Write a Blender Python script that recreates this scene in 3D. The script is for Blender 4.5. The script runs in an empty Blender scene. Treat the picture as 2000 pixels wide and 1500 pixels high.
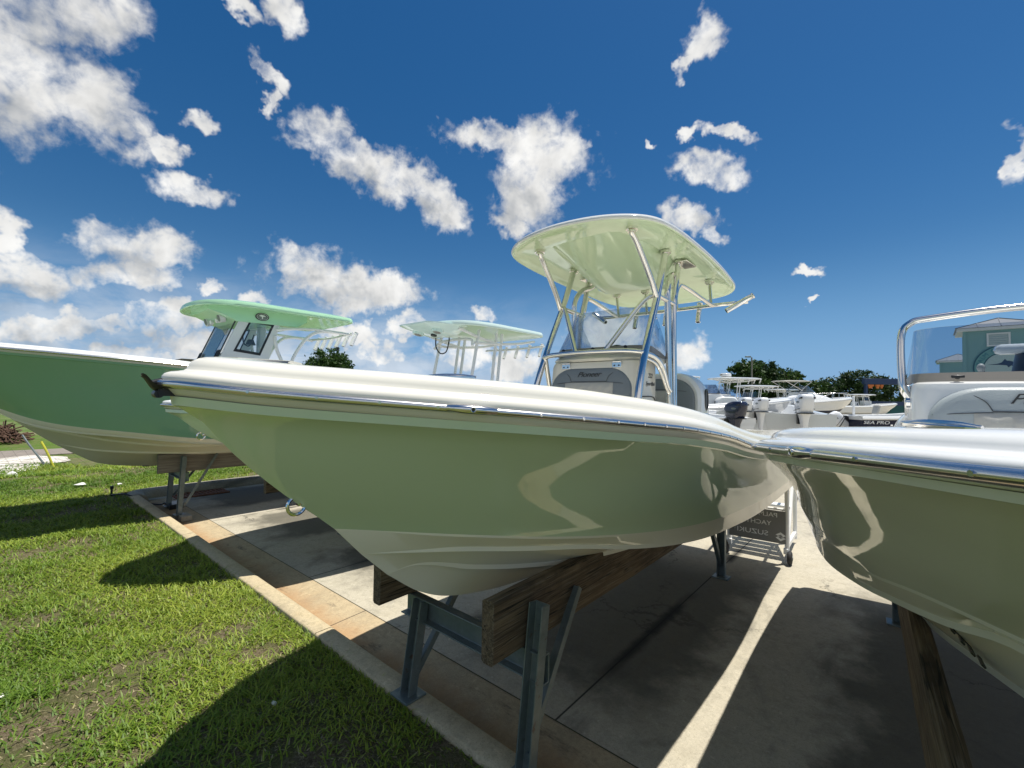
import bpy, bmesh, math, random
import numpy as np
from mathutils import Vector, Matrix, Euler
random.seed(7)
rng = np.random.default_rng(11)
SC = bpy.context.scene
COL = SC.collection
R = math.radians

# ------------------------------------------------------------------ camera
CAM_YAW, CAM_PITCH, CAM_ROLL, CAM_H, FPX = 0.7097769, 0.0321170, 0.0144715, 2.0, 880.0
_f = Vector((-math.sin(CAM_YAW)*math.cos(CAM_PITCH), math.cos(CAM_YAW)*math.cos(CAM_PITCH), math.sin(CAM_PITCH)))
_r = Vector((math.cos(CAM_YAW), math.sin(CAM_YAW), 0)); _u = _r.cross(_f)
_c, _s = math.cos(CAM_ROLL), math.sin(CAM_ROLL)
_r, _u = _c*_r + _s*_u, -_s*_r + _c*_u
cam = bpy.data.cameras.new("camera"); cam_ob = bpy.data.objects.new("camera", cam); COL.objects.link(cam_ob)
cam.sensor_width = 36; cam.lens = 36*FPX/2000; cam.clip_start = 0.05; cam.clip_end = 3000
cam_ob.matrix_world = Matrix(((_r.x, _u.x, -_f.x, 0), (_r.y, _u.y, -_f.y, 0), (_r.z, _u.z, -_f.z, CAM_H), (0, 0, 0, 1)))
SC.camera = cam_ob
def pix_dir(x, y):
    "direction in the world of a photograph pixel: used for laying out the sky and the far distance"
    return _f + _r*((x-1000)/FPX) - _u*((y-750)/FPX)
def at(x, y, dep):
    return Vector((0, 0, CAM_H)) + pix_dir(x, y)*dep

# ------------------------------------------------------------------ light
SUN = Vector((0.262, 0.37, 1.72)).normalized()
sun = bpy.data.lights.new("sun", 'SUN'); sun.energy = 5.0; sun.angle = R(0.53); sun.color = (1.0, 0.955, 0.87)
sun_ob = bpy.data.objects.new("sun", sun); COL.objects.link(sun_ob)
sun_ob.rotation_euler = SUN.to_track_quat('Z', 'Y').to_euler()
sun_ob.location = (0, 0, 30)
SC.view_settings.view_transform = 'Standard'; SC.view_settings.look = 'None'
SC.view_settings.exposure = 0.3; SC.view_settings.gamma = 1.0

world = bpy.data.worlds.new("World"); SC.world = world; world.use_nodes = True
wt = world.node_tree; wn = wt.nodes; wl = wt.links
for n in list(wn): wn.remove(n)
class G:
    "small helper for writing node graphs"
    def __init__(s, tree): s.t = tree
    def n(s, typ, **kw):
        nd = s.t.nodes.new(typ)
        for k, v in kw.items():
            if k.startswith('i_'): nd.inputs[int(k[2:]) if k[2:].isdigit() else k[2:].replace('_', ' ')].default_value = v
            else: setattr(nd, k, v)
        return nd
    def l(s, a, b): s.t.links.new(a, b)
    def inp(s, sock, v):
        if hasattr(v, 'is_output'): s.l(v, sock)
        elif v is not None: sock.default_value = v
    def math(s, op, a, b=None, c=None, clamp=False):
        nd = s.n('ShaderNodeMath', operation=op, use_clamp=clamp)
        s.inp(nd.inputs[0], a)
        if b is not None: s.inp(nd.inputs[1], b)
        if c is not None: s.inp(nd.inputs[2], c)
        return nd.outputs[0]
    def vec(s, op, a, b=None):
        nd = s.n('ShaderNodeVectorMath', operation=op); s.inp(nd.inputs[0], a)
        if b is not None: s.inp(nd.inputs[1], b)
        return nd.outputs['Value'] if op in ('LENGTH', 'DOT_PRODUCT', 'DISTANCE') else nd.outputs['Vector']
    def mix(s, fac, a, b, blend='MIX'):
        nd = s.n('ShaderNodeMix', data_type='RGBA', blend_type=blend)
        s.inp(nd.inputs[0], fac); s.inp(nd.inputs[6], a); s.inp(nd.inputs[7], b)
        return nd.outputs[2]
    def noise(s, vec=None, scale=5, detail=4, rough=.55, dist=0, out=0, lac=2):
        nd = s.n('ShaderNodeTexNoise'); nd.inputs['Scale'].default_value = scale; nd.inputs['Detail'].default_value = detail
        nd.inputs['Roughness'].default_value = rough; nd.inputs['Distortion'].default_value = dist; nd.inputs['Lacunarity'].default_value = lac
        if vec is not None: s.l(vec, nd.inputs['Vector'])
        return nd.outputs[out]
    def ramp(s, fac, stops, interp='LINEAR'):
        nd = s.n('ShaderNodeValToRGB'); nd.color_ramp.interpolation = interp
        el = nd.color_ramp.elements
        while len(el) < len(stops): el.new(0.5)
        for e, (p, c) in zip(el, stops):
            e.position = p; e.color = (c, c, c, 1) if isinstance(c, (int, float)) else tuple(c)+((1,) if len(c) == 3 else ())
        s.inp(nd.inputs[0], fac); return nd.outputs[0]
    def smooth(s, v, a, b):
        nd = s.n('ShaderNodeMapRange', interpolation_type='SMOOTHSTEP'); s.inp(nd.inputs[0], v)
        nd.inputs[1].default_value = a; nd.inputs[2].default_value = b
        return nd.outputs[0]
    def mapping(s, vec, loc=(0, 0, 0), rot=(0, 0, 0), scale=(1, 1, 1), typ='POINT'):
        nd = s.n('ShaderNodeMapping', vector_type=typ); s.l(vec, nd.inputs[0])
        nd.inputs[1].default_value = loc; nd.inputs[2].default_value = rot; nd.inputs[3].default_value = scale
        return nd.outputs[0]

g = G(wt)
sky = g.n('ShaderNodeTexSky', sky_type='NISHITA', sun_disc=False)
sky.sun_elevation = math.asin(SUN.z); sky.sun_rotation = math.atan2(SUN.x, SUN.y)
sky.altitude = 0; sky.air_density = 1.0; sky.dust_density = 0.3; sky.ozone_density = 3.0
dirv = g.n('ShaderNodeTexCoord').outputs['Generated']
# cumulus: centre pixel, half widths, tilt (degrees), weight  -> ellipses of directions on the sky dome
CLOUDS = [(30,150,230,125,12),(170,190,160,85,30),(255,250,95,50,40),(322,300,45,20,30),(70,20,230,75,0),
 (398,233,44,26,0),(385,378,78,26,10),(455,8,62,16,35),(565,40,66,36,55),(512,150,64,22,52),(530,205,30,14,60),
 (635,262,75,50,20),(700,318,105,46,25),(790,352,100,48,25),(860,408,62,42,35),
 (975,270,90,34,10),(1055,305,112,78,0),(1025,385,100,68,40),(1125,285,32,26,0),(1000,440,45,28,30),
 (1368,82,62,36,-25),(1335,125,36,16,-55),(1420,265,58,15,10),(1350,262,20,12,-60),(1400,338,74,36,12),(1272,285,14,9,0),
 (1352,425,64,32,20),(1388,460,30,20,0),(1585,525,30,8,-8),(1990,300,26,50,-15),
 (15,460,32,42,0),(55,548,82,44,0),(215,468,72,46,0),(300,492,92,48,-10),(262,540,118,32,0),
 (592,530,110,50,12),(690,568,95,42,5),(775,572,84,40,15),(415,562,34,16,0),(490,585,40,18,0),
 (130,640,230,26,0),(330,622,110,34,0),(60,700,220,24,0),(400,665,110,30,0),(260,690,150,24,0),
 (700,655,60,28,0),(748,690,46,32,0),(795,638,55,24,0),(945,612,36,18,0),(890,690,90,34,0),(1010,715,60,34,0),
 (1200,648,90,42,0),(1305,690,66,34,0),(1350,690,34,34,0),(1600,580,14,5,0)]
GREY = [(20,250,230,70,12),(120,60,190,60,5),(200,265,100,40,35),(700,350,120,28,22),(840,420,60,28,30),(1020,400,90,55,20),
 (250,520,120,40,0),(620,565,150,30,8),(40,580,90,30,0),(130,670,260,35,0),(330,650,140,35,0),(1380,440,40,20,0)]
OTHER = [((.75,-.5,.45),.5,.22),((.2,-.8,.5),.45,.2),((-.5,-.75,.35),.5,.16),((.95,.1,.3),.28,.12),((-.15,-.35,.92),.22,.12),((.5,-.9,.2),.6,.12),((.9,.4,.62),.18,.1)]
def blob_chain(vec, lst, others=()):
    cur = None
    items = []; rc = random.Random(4); big = []
    for (x, y, rx, ry, a) in lst:
        big.append((x, y, rx, ry, a))
    for (x, y, rx, ry, a) in big:
        ca, sa = math.cos(R(a)), math.sin(R(a))
        c = pix_dir(x, y).normalized()
        rx *= 1.10; ry *= 1.12
        du = (pix_dir(x+rx*ca*.5, y+rx*sa*.5).normalized()-pix_dir(x-rx*ca*.5, y-rx*sa*.5).normalized())
        dv = (pix_dir(x-ry*sa*.5, y+ry*ca*.5).normalized()-pix_dir(x+ry*sa*.5, y-ry*ca*.5).normalized())
        items.append((c, du, dv))
    for c, ru, rv in others:
        c = Vector(c).normalized(); u = Vector((0, 0, 1)).cross(c).normalized(); v = c.cross(u)
        items.append((c, u*ru, v*rv))
    for c, du, dv in items:
        ru, rv = du.length, dv.length
        u = du.normalized(); w = c; v = w.cross(u).normalized(); u = v.cross(w)
        rot = Matrix((u, v, w)).transposed().to_euler('XYZ')
        m = g.mapping(vec, c, rot, (ru, rv, max(ru, rv)*1.2), 'TEXTURE')
        L = g.vec('LENGTH', m)
        cur = L if cur is None else g.math('MINIMUM', cur, L)
    return cur
warp = g.noise(dirv, 9, 3, .6, out=1)
dw = g.vec('ADD', dirv, g.vec('MULTIPLY', g.vec('SUBTRACT', warp, (.5, .5, .5)), (.07, .07, .07)))
dw = g.vec('ADD', dw, g.vec('MULTIPLY', g.vec('SUBTRACT', g.noise(dirv, 32, 3, .6, out=1), (.5, .5, .5)), (.055, .055, .055)))
fb = g.noise(dirv, 9, 9, .58, .3)
fb2 = g.noise(dirv, 28, 6, .55, .5)
mn = blob_chain(dw, CLOUDS, OTHER)
D = g.math('SUBTRACT', 1.0, mn)
den = g.math('ADD', g.math('MULTIPLY', g.math('MINIMUM', D, .5), 1.5), g.math('MULTIPLY', g.math('SUBTRACT', fb, .5), 2.4))
den = g.math('ADD', den, g.math('MULTIPLY', g.math('SUBTRACT', fb2, .5), 1.35))
den = g.math('ADD', den, g.math('MULTIPLY', g.math('SUBTRACT', g.noise(dirv, 80, 4, .55, .3), .5), .45))
alpha = g.smooth(den, -.04, 1.0)
alpha = g.math('MULTIPLY', alpha, g.smooth(D, -.75, -.1))
sepd = g.n('ShaderNodeSeparateXYZ'); g.l(dirv, sepd.inputs[0])
# thin bank of far cumulus and haze low over the land, denser towards the west
low = g.math('MULTIPLY', g.math('SUBTRACT', 1.0, g.smooth(sepd.outputs[2], .05, .26)), g.smooth(g.math('MULTIPLY', sepd.outputs[0], -1.0), .35, .95))
bank = g.noise(g.mapping(dirv, scale=(1, 1, 2.2)), 8, 8, .6, .4)
veil = g.math('MULTIPLY', low, g.smooth(bank, .32, .62))
alpha = g.math('MAXIMUM', alpha, g.math('MULTIPLY', veil, .58))
gr = g.math('SUBTRACT', 1.0, blob_chain(dw, GREY))
gr = g.smooth(g.math('ADD', gr, g.math('MULTIPLY', g.math('SUBTRACT', fb, .5), 1.2)), -.05, .75)
up = g.vec('ADD', dirv, (.006, .010, .028))
relief = g.math('SUBTRACT', g.noise(dirv, 15, 4, .5, .3), g.noise(up, 15, 4, .5, .3))
bright = g.math('ADD', .91, g.math('MULTIPLY', relief, .7))
bright = g.math('SUBTRACT', bright, g.math('MULTIPLY', gr, .24))
bright = g.math('MAXIMUM', g.math('MINIMUM', bright, 1.05), .3)
ccol = g.mix(g.smooth(bright, .35, .85), (.70, .76, .83, 1), (1.0, .99, .96, 1))
cloud = g.vec('SCALE', ccol); cloud.node.inputs['Scale'].default_value = 1
g.l(g.math('MULTIPLY', bright, 14.5), cloud.node.inputs['Scale'])
hsv = g.n('ShaderNodeHueSaturation'); hsv.inputs['Saturation'].default_value = 1.36; hsv.inputs['Value'].default_value = 1.2
g.l(sky.outputs[0], hsv.inputs['Color'])
hz = g.math('SUBTRACT', 1.0, g.smooth(sepd.outputs[2], -.02, .30))
clear = g.mix(g.math('MULTIPLY', hz, .85), hsv.outputs[0], (2.7, 5.9, 11.0, 1))
skycol = g.mix(g.math('MULTIPLY', alpha, .95), clear, cloud)
bg = g.n('ShaderNodeBackground'); bg.inputs['Strength'].default_value = 0.055
g.l(skycol, bg.inputs[0])
wo = g.n('ShaderNodeOutputWorld'); g.l(bg.outputs[0], wo.inputs[0])

# ------------------------------------------------------------------ materials
def new_mat(name):
    m = bpy.data.materials.new(name); m.use_nodes = True
    t = m.node_tree; b = t.nodes['Principled BSDF']
    return m, G(t), b
def P(b, **kw):
    for k, v in kw.items():
        s = b.inputs[k.replace('_', ' ')]
        if hasattr(v, 'is_output'): b.id_data.links.new(v, s)
        else: s.default_value = (tuple(v)+(1,)) if isinstance(v, (tuple, list)) and len(v) == 3 and s.type == 'RGBA' else v
def simple(name, col, rough=.5, metal=0., var=.08, scale=6, bump=0., bscale=60, spec=.5, coat=0.):
    m, g, b = new_mat(name)
    co = g.n('ShaderNodeTexCoord').outputs['Object']
    nz = g.noise(co, scale, 5, .6)
    c0 = tuple(c*(1-var) for c in col)+(1,); c1 = tuple(min(1, c*(1+var)) for c in col)+(1,)
    P(b, Base_Color=g.mix(nz, c0, c1), Roughness=rough, Metallic=metal, Specular_IOR_Level=spec, Coat_Weight=coat)
    b.inputs['Coat Roughness'].default_value = .03
    rr = g.math('ADD', rough-.04 if rough > .08 else rough, g.math('MULTIPLY', g.noise(co, scale*3, 4, .6), .08 if rough > .08 else .03))
    P(b, Roughness=rr)
    if bump:
        bp = g.n('ShaderNodeBump'); bp.inputs['Strength'].default_value = bump; bp.inputs['Distance'].default_value = .01
        g.l(g.noise(co, bscale, 4, .6), bp.inputs['Height']); g.l(bp.outputs[0], b.inputs['Normal'])
    return m
def gelcoat(name, col, rough=.035, wave=.0025, spec=.6, dust=.06):
    "polished moulded fibreglass: soft long waves in the surface, faint dust and streaks"
    m, g, b = new_mat(name)
    co = g.n('ShaderNodeTexCoord').outputs['Object']
    streak = g.noise(g.mapping(co, scale=(3, 3, .5)), 6, 6, .65)
    d = g.smooth(streak, .5, .85)
    dustc = tuple(min(1, c*.6+.32) for c in col)+(1,)
    P(b, Base_Color=g.mix(g.math('MULTIPLY', d, dust), tuple(col)+(1,), dustc), Specular_IOR_Level=spec)
    P(b, Roughness=g.math('ADD', rough, g.math('MULTIPLY', d, .05)))
    bp = g.n('ShaderNodeBump'); bp.inputs['Strength'].default_value = 1.0; bp.inputs['Distance'].default_value = wave
    g.l(g.noise(co, 2.2, 2, .5), bp.inputs['Height']); g.l(bp.outputs[0], b.inputs['Normal'])
    return m
M = {}
M['green'] = gelcoat('green_gelcoat', (.63, .75, .54))
M['green_top'] = gelcoat('pale_green_gelcoat', (.64, .77, .53), spec=.7)
M['cream'] = gelcoat('cream_gelcoat', (.76, .735, .65), .08)
M['cream_bottom'] = gelcoat('cream_bottom_gelcoat', (.88, .84, .72), .05)
M['white'] = gelcoat('white_gelcoat', (.70, .71, .70), .08)
M['sand'] = gelcoat('sand_gelcoat', (.69, .70, .58))
M['sand_light'] = gelcoat('light_sand_gelcoat', (.72, .69, .56), .05)
M['mint'] = gelcoat('mint_gelcoat', (.24, .44, .28))
M['mint_top'] = gelcoat('mint_hardtop_gelcoat', (.46, .76, .50))
M['aqua'] = gelcoat('aqua_gelcoat', (.70, .86, .81))
M['shell'] = gelcoat('console_gelcoat', (.66, .63, .54), .12)
M['grey_hull'] = gelcoat('grey_gelcoat', (.36, .37, .38))
M['navy'] = gelcoat('navy_gelcoat', (.012, .016, .04), .42, spec=.25)
M['steel'] = simple('stainless_steel', (.77, .75, .72), .12, 1.0, .03)
M['alu_white'] = simple('white_coated_tube', (.80, .80, .79), .3, 0, .03)
M['galv'] = simple('galvanised_steel', (.15, .185, .185), .5, .45, .25, 9, .15, 30)
def galv_mat():
    m, g, b = new_mat('galvanised_weathered'); co = g.n('ShaderNodeTexCoord').outputs['Object']
    sp_ = g.noise(co, 26, 5, .7); big = g.noise(co, 4, 5, .65); ru = g.noise(co, 9, 6, .7)
    c = g.mix(sp_, (.10, .125, .125, 1), (.21, .25, .245, 1)); c = g.mix(g.math('MULTIPLY', g.smooth(big, .45, .7), .6), c, (.27, .29, .28, 1))
    rr = g.smooth(ru, .60, .70); c = g.mix(g.math('MULTIPLY', rr, .75), c, (.15, .075, .035, 1))
    P(b, Base_Color=c, Metallic=g.math('MULTIPLY', g.math('SUBTRACT', 1.0, rr), .4), Roughness=g.math('ADD', .42, g.math('MULTIPLY', rr, .4)))
    bp = g.n('ShaderNodeBump'); bp.inputs['Strength'].default_value = .3; bp.inputs['Distance'].default_value = .004
    g.l(sp_, bp.inputs['Height']); g.l(bp.outputs[0], b.inputs['Normal']); return m
M['galv'] = galv_mat()
M['black'] = simple('black_plastic', (.012, .013, .015), .35)
M['rubber'] = simple('black_rubber', (.02, .02, .021), .75, 0, .2, 12, .3, 60)
M['chrome_line'] = simple('rub_rail_steel', (.74, .72, .69), .24, 1.0, .06, 20)
M['vinyl'] = simple('grey_vinyl', (.16, .185, .20), .42, 0, .06, 8, .15, 150)
M['vinyl_pale'] = simple('pale_grey_vinyl', (.33, .37, .38), .4, 0, .05, 8, .15, 150)
M['vinyl_white'] = simple('cream_vinyl', (.43, .42, .38), .5, 0, .05, 8, .15, 150)
M['tan_plastic'] = simple('tan_canvas', (.22, .17, .10), .7, 0, .15)
M['motor_white'] = gelcoat('white_motor_cowl', (.80, .81, .82), .12)
M['motor_navy'] = gelcoat('navy_motor_cowl', (.02, .025, .05), .12)
M['letter_white'] = simple('white_lettering', (.85, .85, .84), .5)
M['letter_dark'] = simple('dark_lettering', (.02, .022, .025), .45)
M['letter_teal'] = simple('teal_lettering', (.05, .20, .22), .5)
M['seam'] = simple('seam_thread', (.05, .055, .06), .6)
M['frit'] = simple('grey_window_band', (.24, .22, .19), .35)
def glass_mat(name, tint, refl=.9):
    m, g, b = new_mat(name); t = m.node_tree; t.nodes.remove(b)
    tr = g.n('ShaderNodeBsdfTransparent'); tr.inputs[0].default_value = tuple(tint)+(1,)
    gl = g.n('ShaderNodeBsdfGlossy'); gl.inputs['Roughness'].default_value = .01; gl.inputs[0].default_value = (refl, refl, refl, 1)
    ge = g.n('ShaderNodeNewGeometry'); cs = g.math('ABSOLUTE', g.vec('DOT_PRODUCT', ge.outputs['Normal'], ge.outputs['Incoming']))
    fr = g.math('ADD', .05, g.math('MULTIPLY', g.math('POWER', g.math('SUBTRACT', 1.0, cs, clamp=True), 5.0), .9))
    mx = g.n('ShaderNodeMixShader'); g.l(fr, mx.inputs[0]); g.l(tr.outputs[0], mx.inputs[1]); g.l(gl.outputs[0], mx.inputs[2])
    g.l(mx.outputs[0], t.nodes['Material Output'].inputs[0])
    return m
M['smoke_glass'] = glass_mat('smoked_acrylic', (.74, .79, .84))
M['clear_glass'] = glass_mat('clear_glass', (.80, .84, .86))
def wood_mat():
    m, g, b = new_mat('weathered_timber')
    co = g.n('ShaderNodeTexCoord').outputs['Object']
    st = g.mapping(co, scale=(6, .22, 6))
    gr = g.noise(st, 6, 6, .65, .9)
    fine = g.noise(g.mapping(co, scale=(26, .8, 26)), 5, 4, .6)
    pat = g.noise(co, 2.1, 5, .65)
    c = g.ramp(gr, [(.25, (.030, .020, .012)), (.5, (.115, .08, .047)), (.72, (.24, .175, .108))])
    c = g.mix(g.smooth(pat, .48, .72), c, (.042, .030, .020, 1))
    ck = g.math('ABSOLUTE', g.math('SUBTRACT', g.noise(g.mapping(co, loc=(3, 1, 2), scale=(7, .16, 7)), 4, 2, .5, .4), .5))
    c = g.mix(g.math('SUBTRACT', 1.0, g.smooth(ck, .004, .016)), c, (.012, .009, .006, 1))
    c = g.mix(g.math('MULTIPLY', g.smooth(fine, .5, .7), .35), c, (.33, .29, .23, 1))
    P(b, Base_Color=c, Roughness=.85)
    bp = g.n('ShaderNodeBump'); bp.inputs['Strength'].default_value = .6; bp.inputs['Distance'].default_value = .006
    g.l(g.math('ADD', gr, fine), bp.inputs['Height']); g.l(bp.outputs[0], b.inputs['Normal'])
    return m
M['wood'] = wood_mat()
def wood_grey():
    m, g, b = new_mat('grey_timber')
    co = g.n('ShaderNodeTexCoord').outputs['Object']
    gr = g.noise(g.mapping(co, scale=(6, .25, 7)), 6, 6, .7, .6)
    P(b, Base_Color=g.ramp(gr, [(.3, (.10, .085, .065)), (.55, (.22, .19, .155)), (.75, (.30, .27, .23))]), Roughness=.85)
    return m
M['wood_grey'] = wood_grey()

# ------------------------------------------------------------------ geometry helpers
def spl(pts):
    x = np.array([p[0] for p in pts], float); y = np.array([p[1] for p in pts], float)
    h = np.diff(x); d = np.diff(y)/h; m = np.zeros(len(x)); m[0] = d[0]; m[-1] = d[-1]
    for i in range(1, len(x)-1):
        if d[i-1]*d[i] > 0:
            w1 = 2*h[i]+h[i-1]; w2 = h[i]+2*h[i-1]; m[i] = (w1+w2)/(w1/d[i-1]+w2/d[i])
    def f(t):
        t = min(max(t, x[0]), x[-1]); i = int(min(max(np.searchsorted(x, t)-1, 0), len(h)-1))
        u = (t-x[i])/h[i]
        return float(y[i]*(1+2*u)*(1-u)**2+m[i]*h[i]*u*(1-u)**2+y[i+1]*u*u*(3-2*u)+m[i+1]*h[i]*u*u*(u-1))
    return f
def curve(pts, n=8):
    "Catmull-Rom through points"
    P_ = [Vector(p) for p in pts]
    if len(P_) < 3: return P_
    out = []
    for i in range(len(P_)-1):
        p0 = P_[i-1] if i else P_[0]*2-P_[1]; p1 = P_[i]; p2 = P_[i+1]; p3 = P_[i+2] if i+2 < len(P_) else P_[-1]*2-P_[-2]
        for k in range(n):
            t = k/n
            out.append(.5*((2*p1)+(p2-p0)*t+(2*p0-5*p1+4*p2-p3)*t*t+(3*p1-p0-3*p2+p3)*t**3))
    out.append(P_[-1]); return out
class MB:
    def __init__(s): s.v = []; s.f = []; s.m = []
    def add(s, vs, fs, mi=0):
        o = len(s.v); s.v += [tuple(v) for v in vs]; s.f += [tuple(i+o for i in f) for f in fs]; s.m += [mi]*len(fs); return s
    def box(s, c, d, rot=None, mi=0):
        c = Vector(c); hx, hy, hz = d[0]/2, d[1]/2, d[2]/2
        vs = [Vector((x, y, z)) for x in (-hx, hx) for y in (-hy, hy) for z in (-hz, hz)]
        if rot is not None:
            Rm = rot if isinstance(rot, Matrix) else Euler(rot).to_matrix(); vs = [Rm @ v for v in vs]
        return s.add([v+c for v in vs], [(0, 1, 3, 2), (4, 6, 7, 5), (0, 4, 5, 1), (2, 3, 7, 6), (0, 2, 6, 4), (1, 5, 7, 3)], mi)
    def beam(s, a, b, w, h, up=(0, 0, 1), mi=0):
        a = Vector(a); b = Vector(b); t = (b-a).normalized(); x = t.cross(Vector(up)).normalized(); z = x.cross(t)
        vs = [p+x*sx*w/2+z*sz*h/2 for p in (a, b) for sx, sz in ((-1, -1), (1, -1), (1, 1), (-1, 1))]
        return s.add(vs, [(0, 1, 2, 3), (7, 6, 5, 4), (0, 4, 5, 1), (1, 5, 6, 2), (2, 6, 7, 3), (3, 7, 4, 0)], mi)
    def rings(s, rings, closed=True, caps=True, mi=0):
        n = len(rings[0]); vs = [p for r in rings for p in r]; fs = []
        for i in range(len(rings)-1):
            for k in range(n if closed else n-1):
                a = i*n+k; b = i*n+(k+1) % n; fs.append((a, b, b+n, a+n))
        if caps and closed:
            fs.append(tuple(range(n-1, -1, -1))); fs.append(tuple((len(rings)-1)*n+k for k in range(n)))
        return s.add(vs, fs, mi)
    def tube(s, pts, r, n=12, smooth=True, mi=0, sub=8):
        P_ = curve(pts, sub) if smooth and len(pts) > 2 else [Vector(p) for p in pts]
        rs = []; t0 = None; x = None
        for i, p in enumerate(P_):
            t = ((P_[min(i+1, len(P_)-1)]-P_[max(i-1, 0)])).normalized()
            if x is None:
                x = t.cross(Vector((0, 0, 1))) if abs(t.z) < .95 else t.cross(Vector((0, 1, 0)))
                x.normalize()
            else:
                x = (x-t*x.dot(t)).normalized()
            y = t.cross(x)
            rad = r(i/(len(P_)-1)) if callable(r) else r
            rs.append([p+(x*math.cos(2*math.pi*k/n)+y*math.sin(2*math.pi*k/n))*rad for k in range(n)])
        return s.rings(rs, True, True, mi)
    def cyl(s, a, b, r, n=20, r2=None, mi=0):
        a = Vector(a); b = Vector(b); r2 = r if r2 is None else r2
        t = (b-a).normalized(); x = t.cross(Vector((0, 0, 1))) if abs(t.z) < .95 else t.cross(Vector((0, 1, 0))); x.normalize(); y = t.cross(x)
        ring = lambda c, q: [c+(x*math.cos(2*math.pi*k/n)+y*math.sin(2*math.pi*k/n))*q for k in range(n)]
        return s.rings([ring(a, r), ring(b, r2)], True, True, mi)
    def torus(s, c, axis, R0, r, n=28, k=10, mi=0, arc=(0, 2*math.pi)):
        c = Vector(c); w = Vector(axis).normalized(); x = w.cross(Vector((0, 0, 1))) if abs(w.z) < .95 else w.cross(Vector((0, 1, 0))); x.normalize(); y = w.cross(x)
        rs = []
        for i in range(n+1):
            a = arc[0]+(arc[1]-arc[0])*i/n; d = x*math.cos(a)+y*math.sin(a)
            rs.append([c+d*(R0+r*math.cos(2*math.pi*j/k))+w*r*math.sin(2*math.pi*j/k) for j in range(k)])
        return s.rings(rs, True, False, mi)
    def sphere(s, c, r, nu=20, nv=12, mi=0, sc=(1, 1, 1)):
        c = Vector(c); rs = []
        for j in range(nv+1):
            ph = math.pi*(j/nv)-math.pi/2; q = max(math.cos(ph), 1e-3)
            rs.append([c+Vector((math.cos(2*math.pi*k/nu)*q*r*sc[0], math.sin(2*math.pi*k/nu)*q*r*sc[1], math.sin(ph)*r*sc[2])) for k in range(nu)])
        return s.rings(rs, True, True, mi)
    def prism(s, poly, y0, y1, axis='y', mi=0):
        "poly in the two other axes, extruded along axis"
        mk = {'y': lambda p, t: (p[0], t, p[1]), 'x': lambda p, t: (t, p[0], p[1]), 'z': lambda p, t: (p[0], p[1], t)}[axis]
        return s.rings([[Vector(mk(p, y0)) for p in poly], [Vector(mk(p, y1)) for p in poly]], True, True, mi)
    def build(s, name, mats, parent=None, smooth=True, angle=35, bevel=0, weld=0, loc=None):
        if not isinstance(mats, (list, tuple)): mats = [mats]
        me = bpy.data.meshes.new(name)
        me.from_pydata(s.v, [], s.f)
        for m in mats: me.materials.append(m if not isinstance(m, str) else M[m])
        if len(mats) > 1: me.polygons.foreach_set('material_index', s.m)
        bm = bmesh.new(); bm.from_mesh(me)
        if weld: bmesh.ops.remove_doubles(bm, verts=bm.verts, dist=weld)
        bmesh.ops.recalc_face_normals(bm, faces=bm.faces)
        bm.to_mesh(me); bm.free()
        if smooth:
            me.polygons.foreach_set('use_smooth', [True]*len(me.polygons)); me.set_sharp_from_angle(angle=R(angle))
        o = bpy.data.objects.new(name, me); COL.objects.link(o)
        if parent is not None: o.parent = parent
        if loc is not None: o.location = loc
        if bevel:
            b = o.modifiers.new('edge', 'BEVEL'); b.width = bevel; b.segments = 2; b.limit_method = 'ANGLE'; b.angle_limit = R(40)
        return o
def thing(name, label, cat, loc=(0, 0, 0), rz=0, group=None):
    o = bpy.data.objects.new(name, None); COL.objects.link(o); o.location = loc; o.rotation_euler = (0, 0, rz)
    o.empty_display_size = .2; o['label'] = label; o['category'] = cat
    if group: o['group'] = group
    return o
def tag(o, label, cat, group=None):
    o['label'] = label; o['category'] = cat
    if group: o['group'] = group
    return o
def structure(o): o['kind'] = 'structure'; return o
def stuff(o, label=None, cat=None):
    o['kind'] = 'stuff'
    if label: o['label'] = label; o['category'] = cat
    return o
def dup(root, loc, rz, label, group=None):
    def cp(o, par):
        c = o.copy(); COL.objects.link(c); c.parent = par
        for k in o.children: cp(k, c)
        return c
    r = cp(root, None); r.location = loc; r.rotation_euler = (0, 0, rz); r['label'] = label
    if group: r['group'] = group
    return r
def text_mesh(name, body, size, mat, mtx, parent=None, shear=0, extrude=.001, align='CENTER', spacing=1.0, sx=1.0):
    cu = bpy.data.curves.new(name, 'FONT'); cu.body = body; cu.size = size; cu.shear = shear; cu.extrude = extrude
    cu.align_x = align; cu.align_y = 'CENTER'; cu.space_character = spacing
    ob = bpy.data.objects.new(name, cu); COL.objects.link(ob)
    me = bpy.data.meshes.new_from_object(ob.evaluated_get(bpy.context.evaluated_depsgraph_get()))
    bpy.data.objects.remove(ob); bpy.data.curves.remove(cu)
    me.name = name; me.transform(mtx @ Matrix.Diagonal((sx, 1, 1, 1))); me.materials.clear(); me.materials.append(M[mat] if isinstance(mat, str) else mat)
    o = bpy.data.objects.new(name, me); COL.objects.link(o)
    if parent is not None: o.parent = parent
    return o
def frame(o, x, y):
    "matrix whose local X runs along x and local Y along y"
    x = Vector(x).normalized(); y = Vector(y); z = x.cross(y).normalized(); y = z.cross(x)
    return Matrix(((x.x, y.x, z.x, o[0]), (x.y, y.y, z.y, o[1]), (x.z, y.z, z.z, o[2]), (0, 0, 0, 1)))
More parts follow.
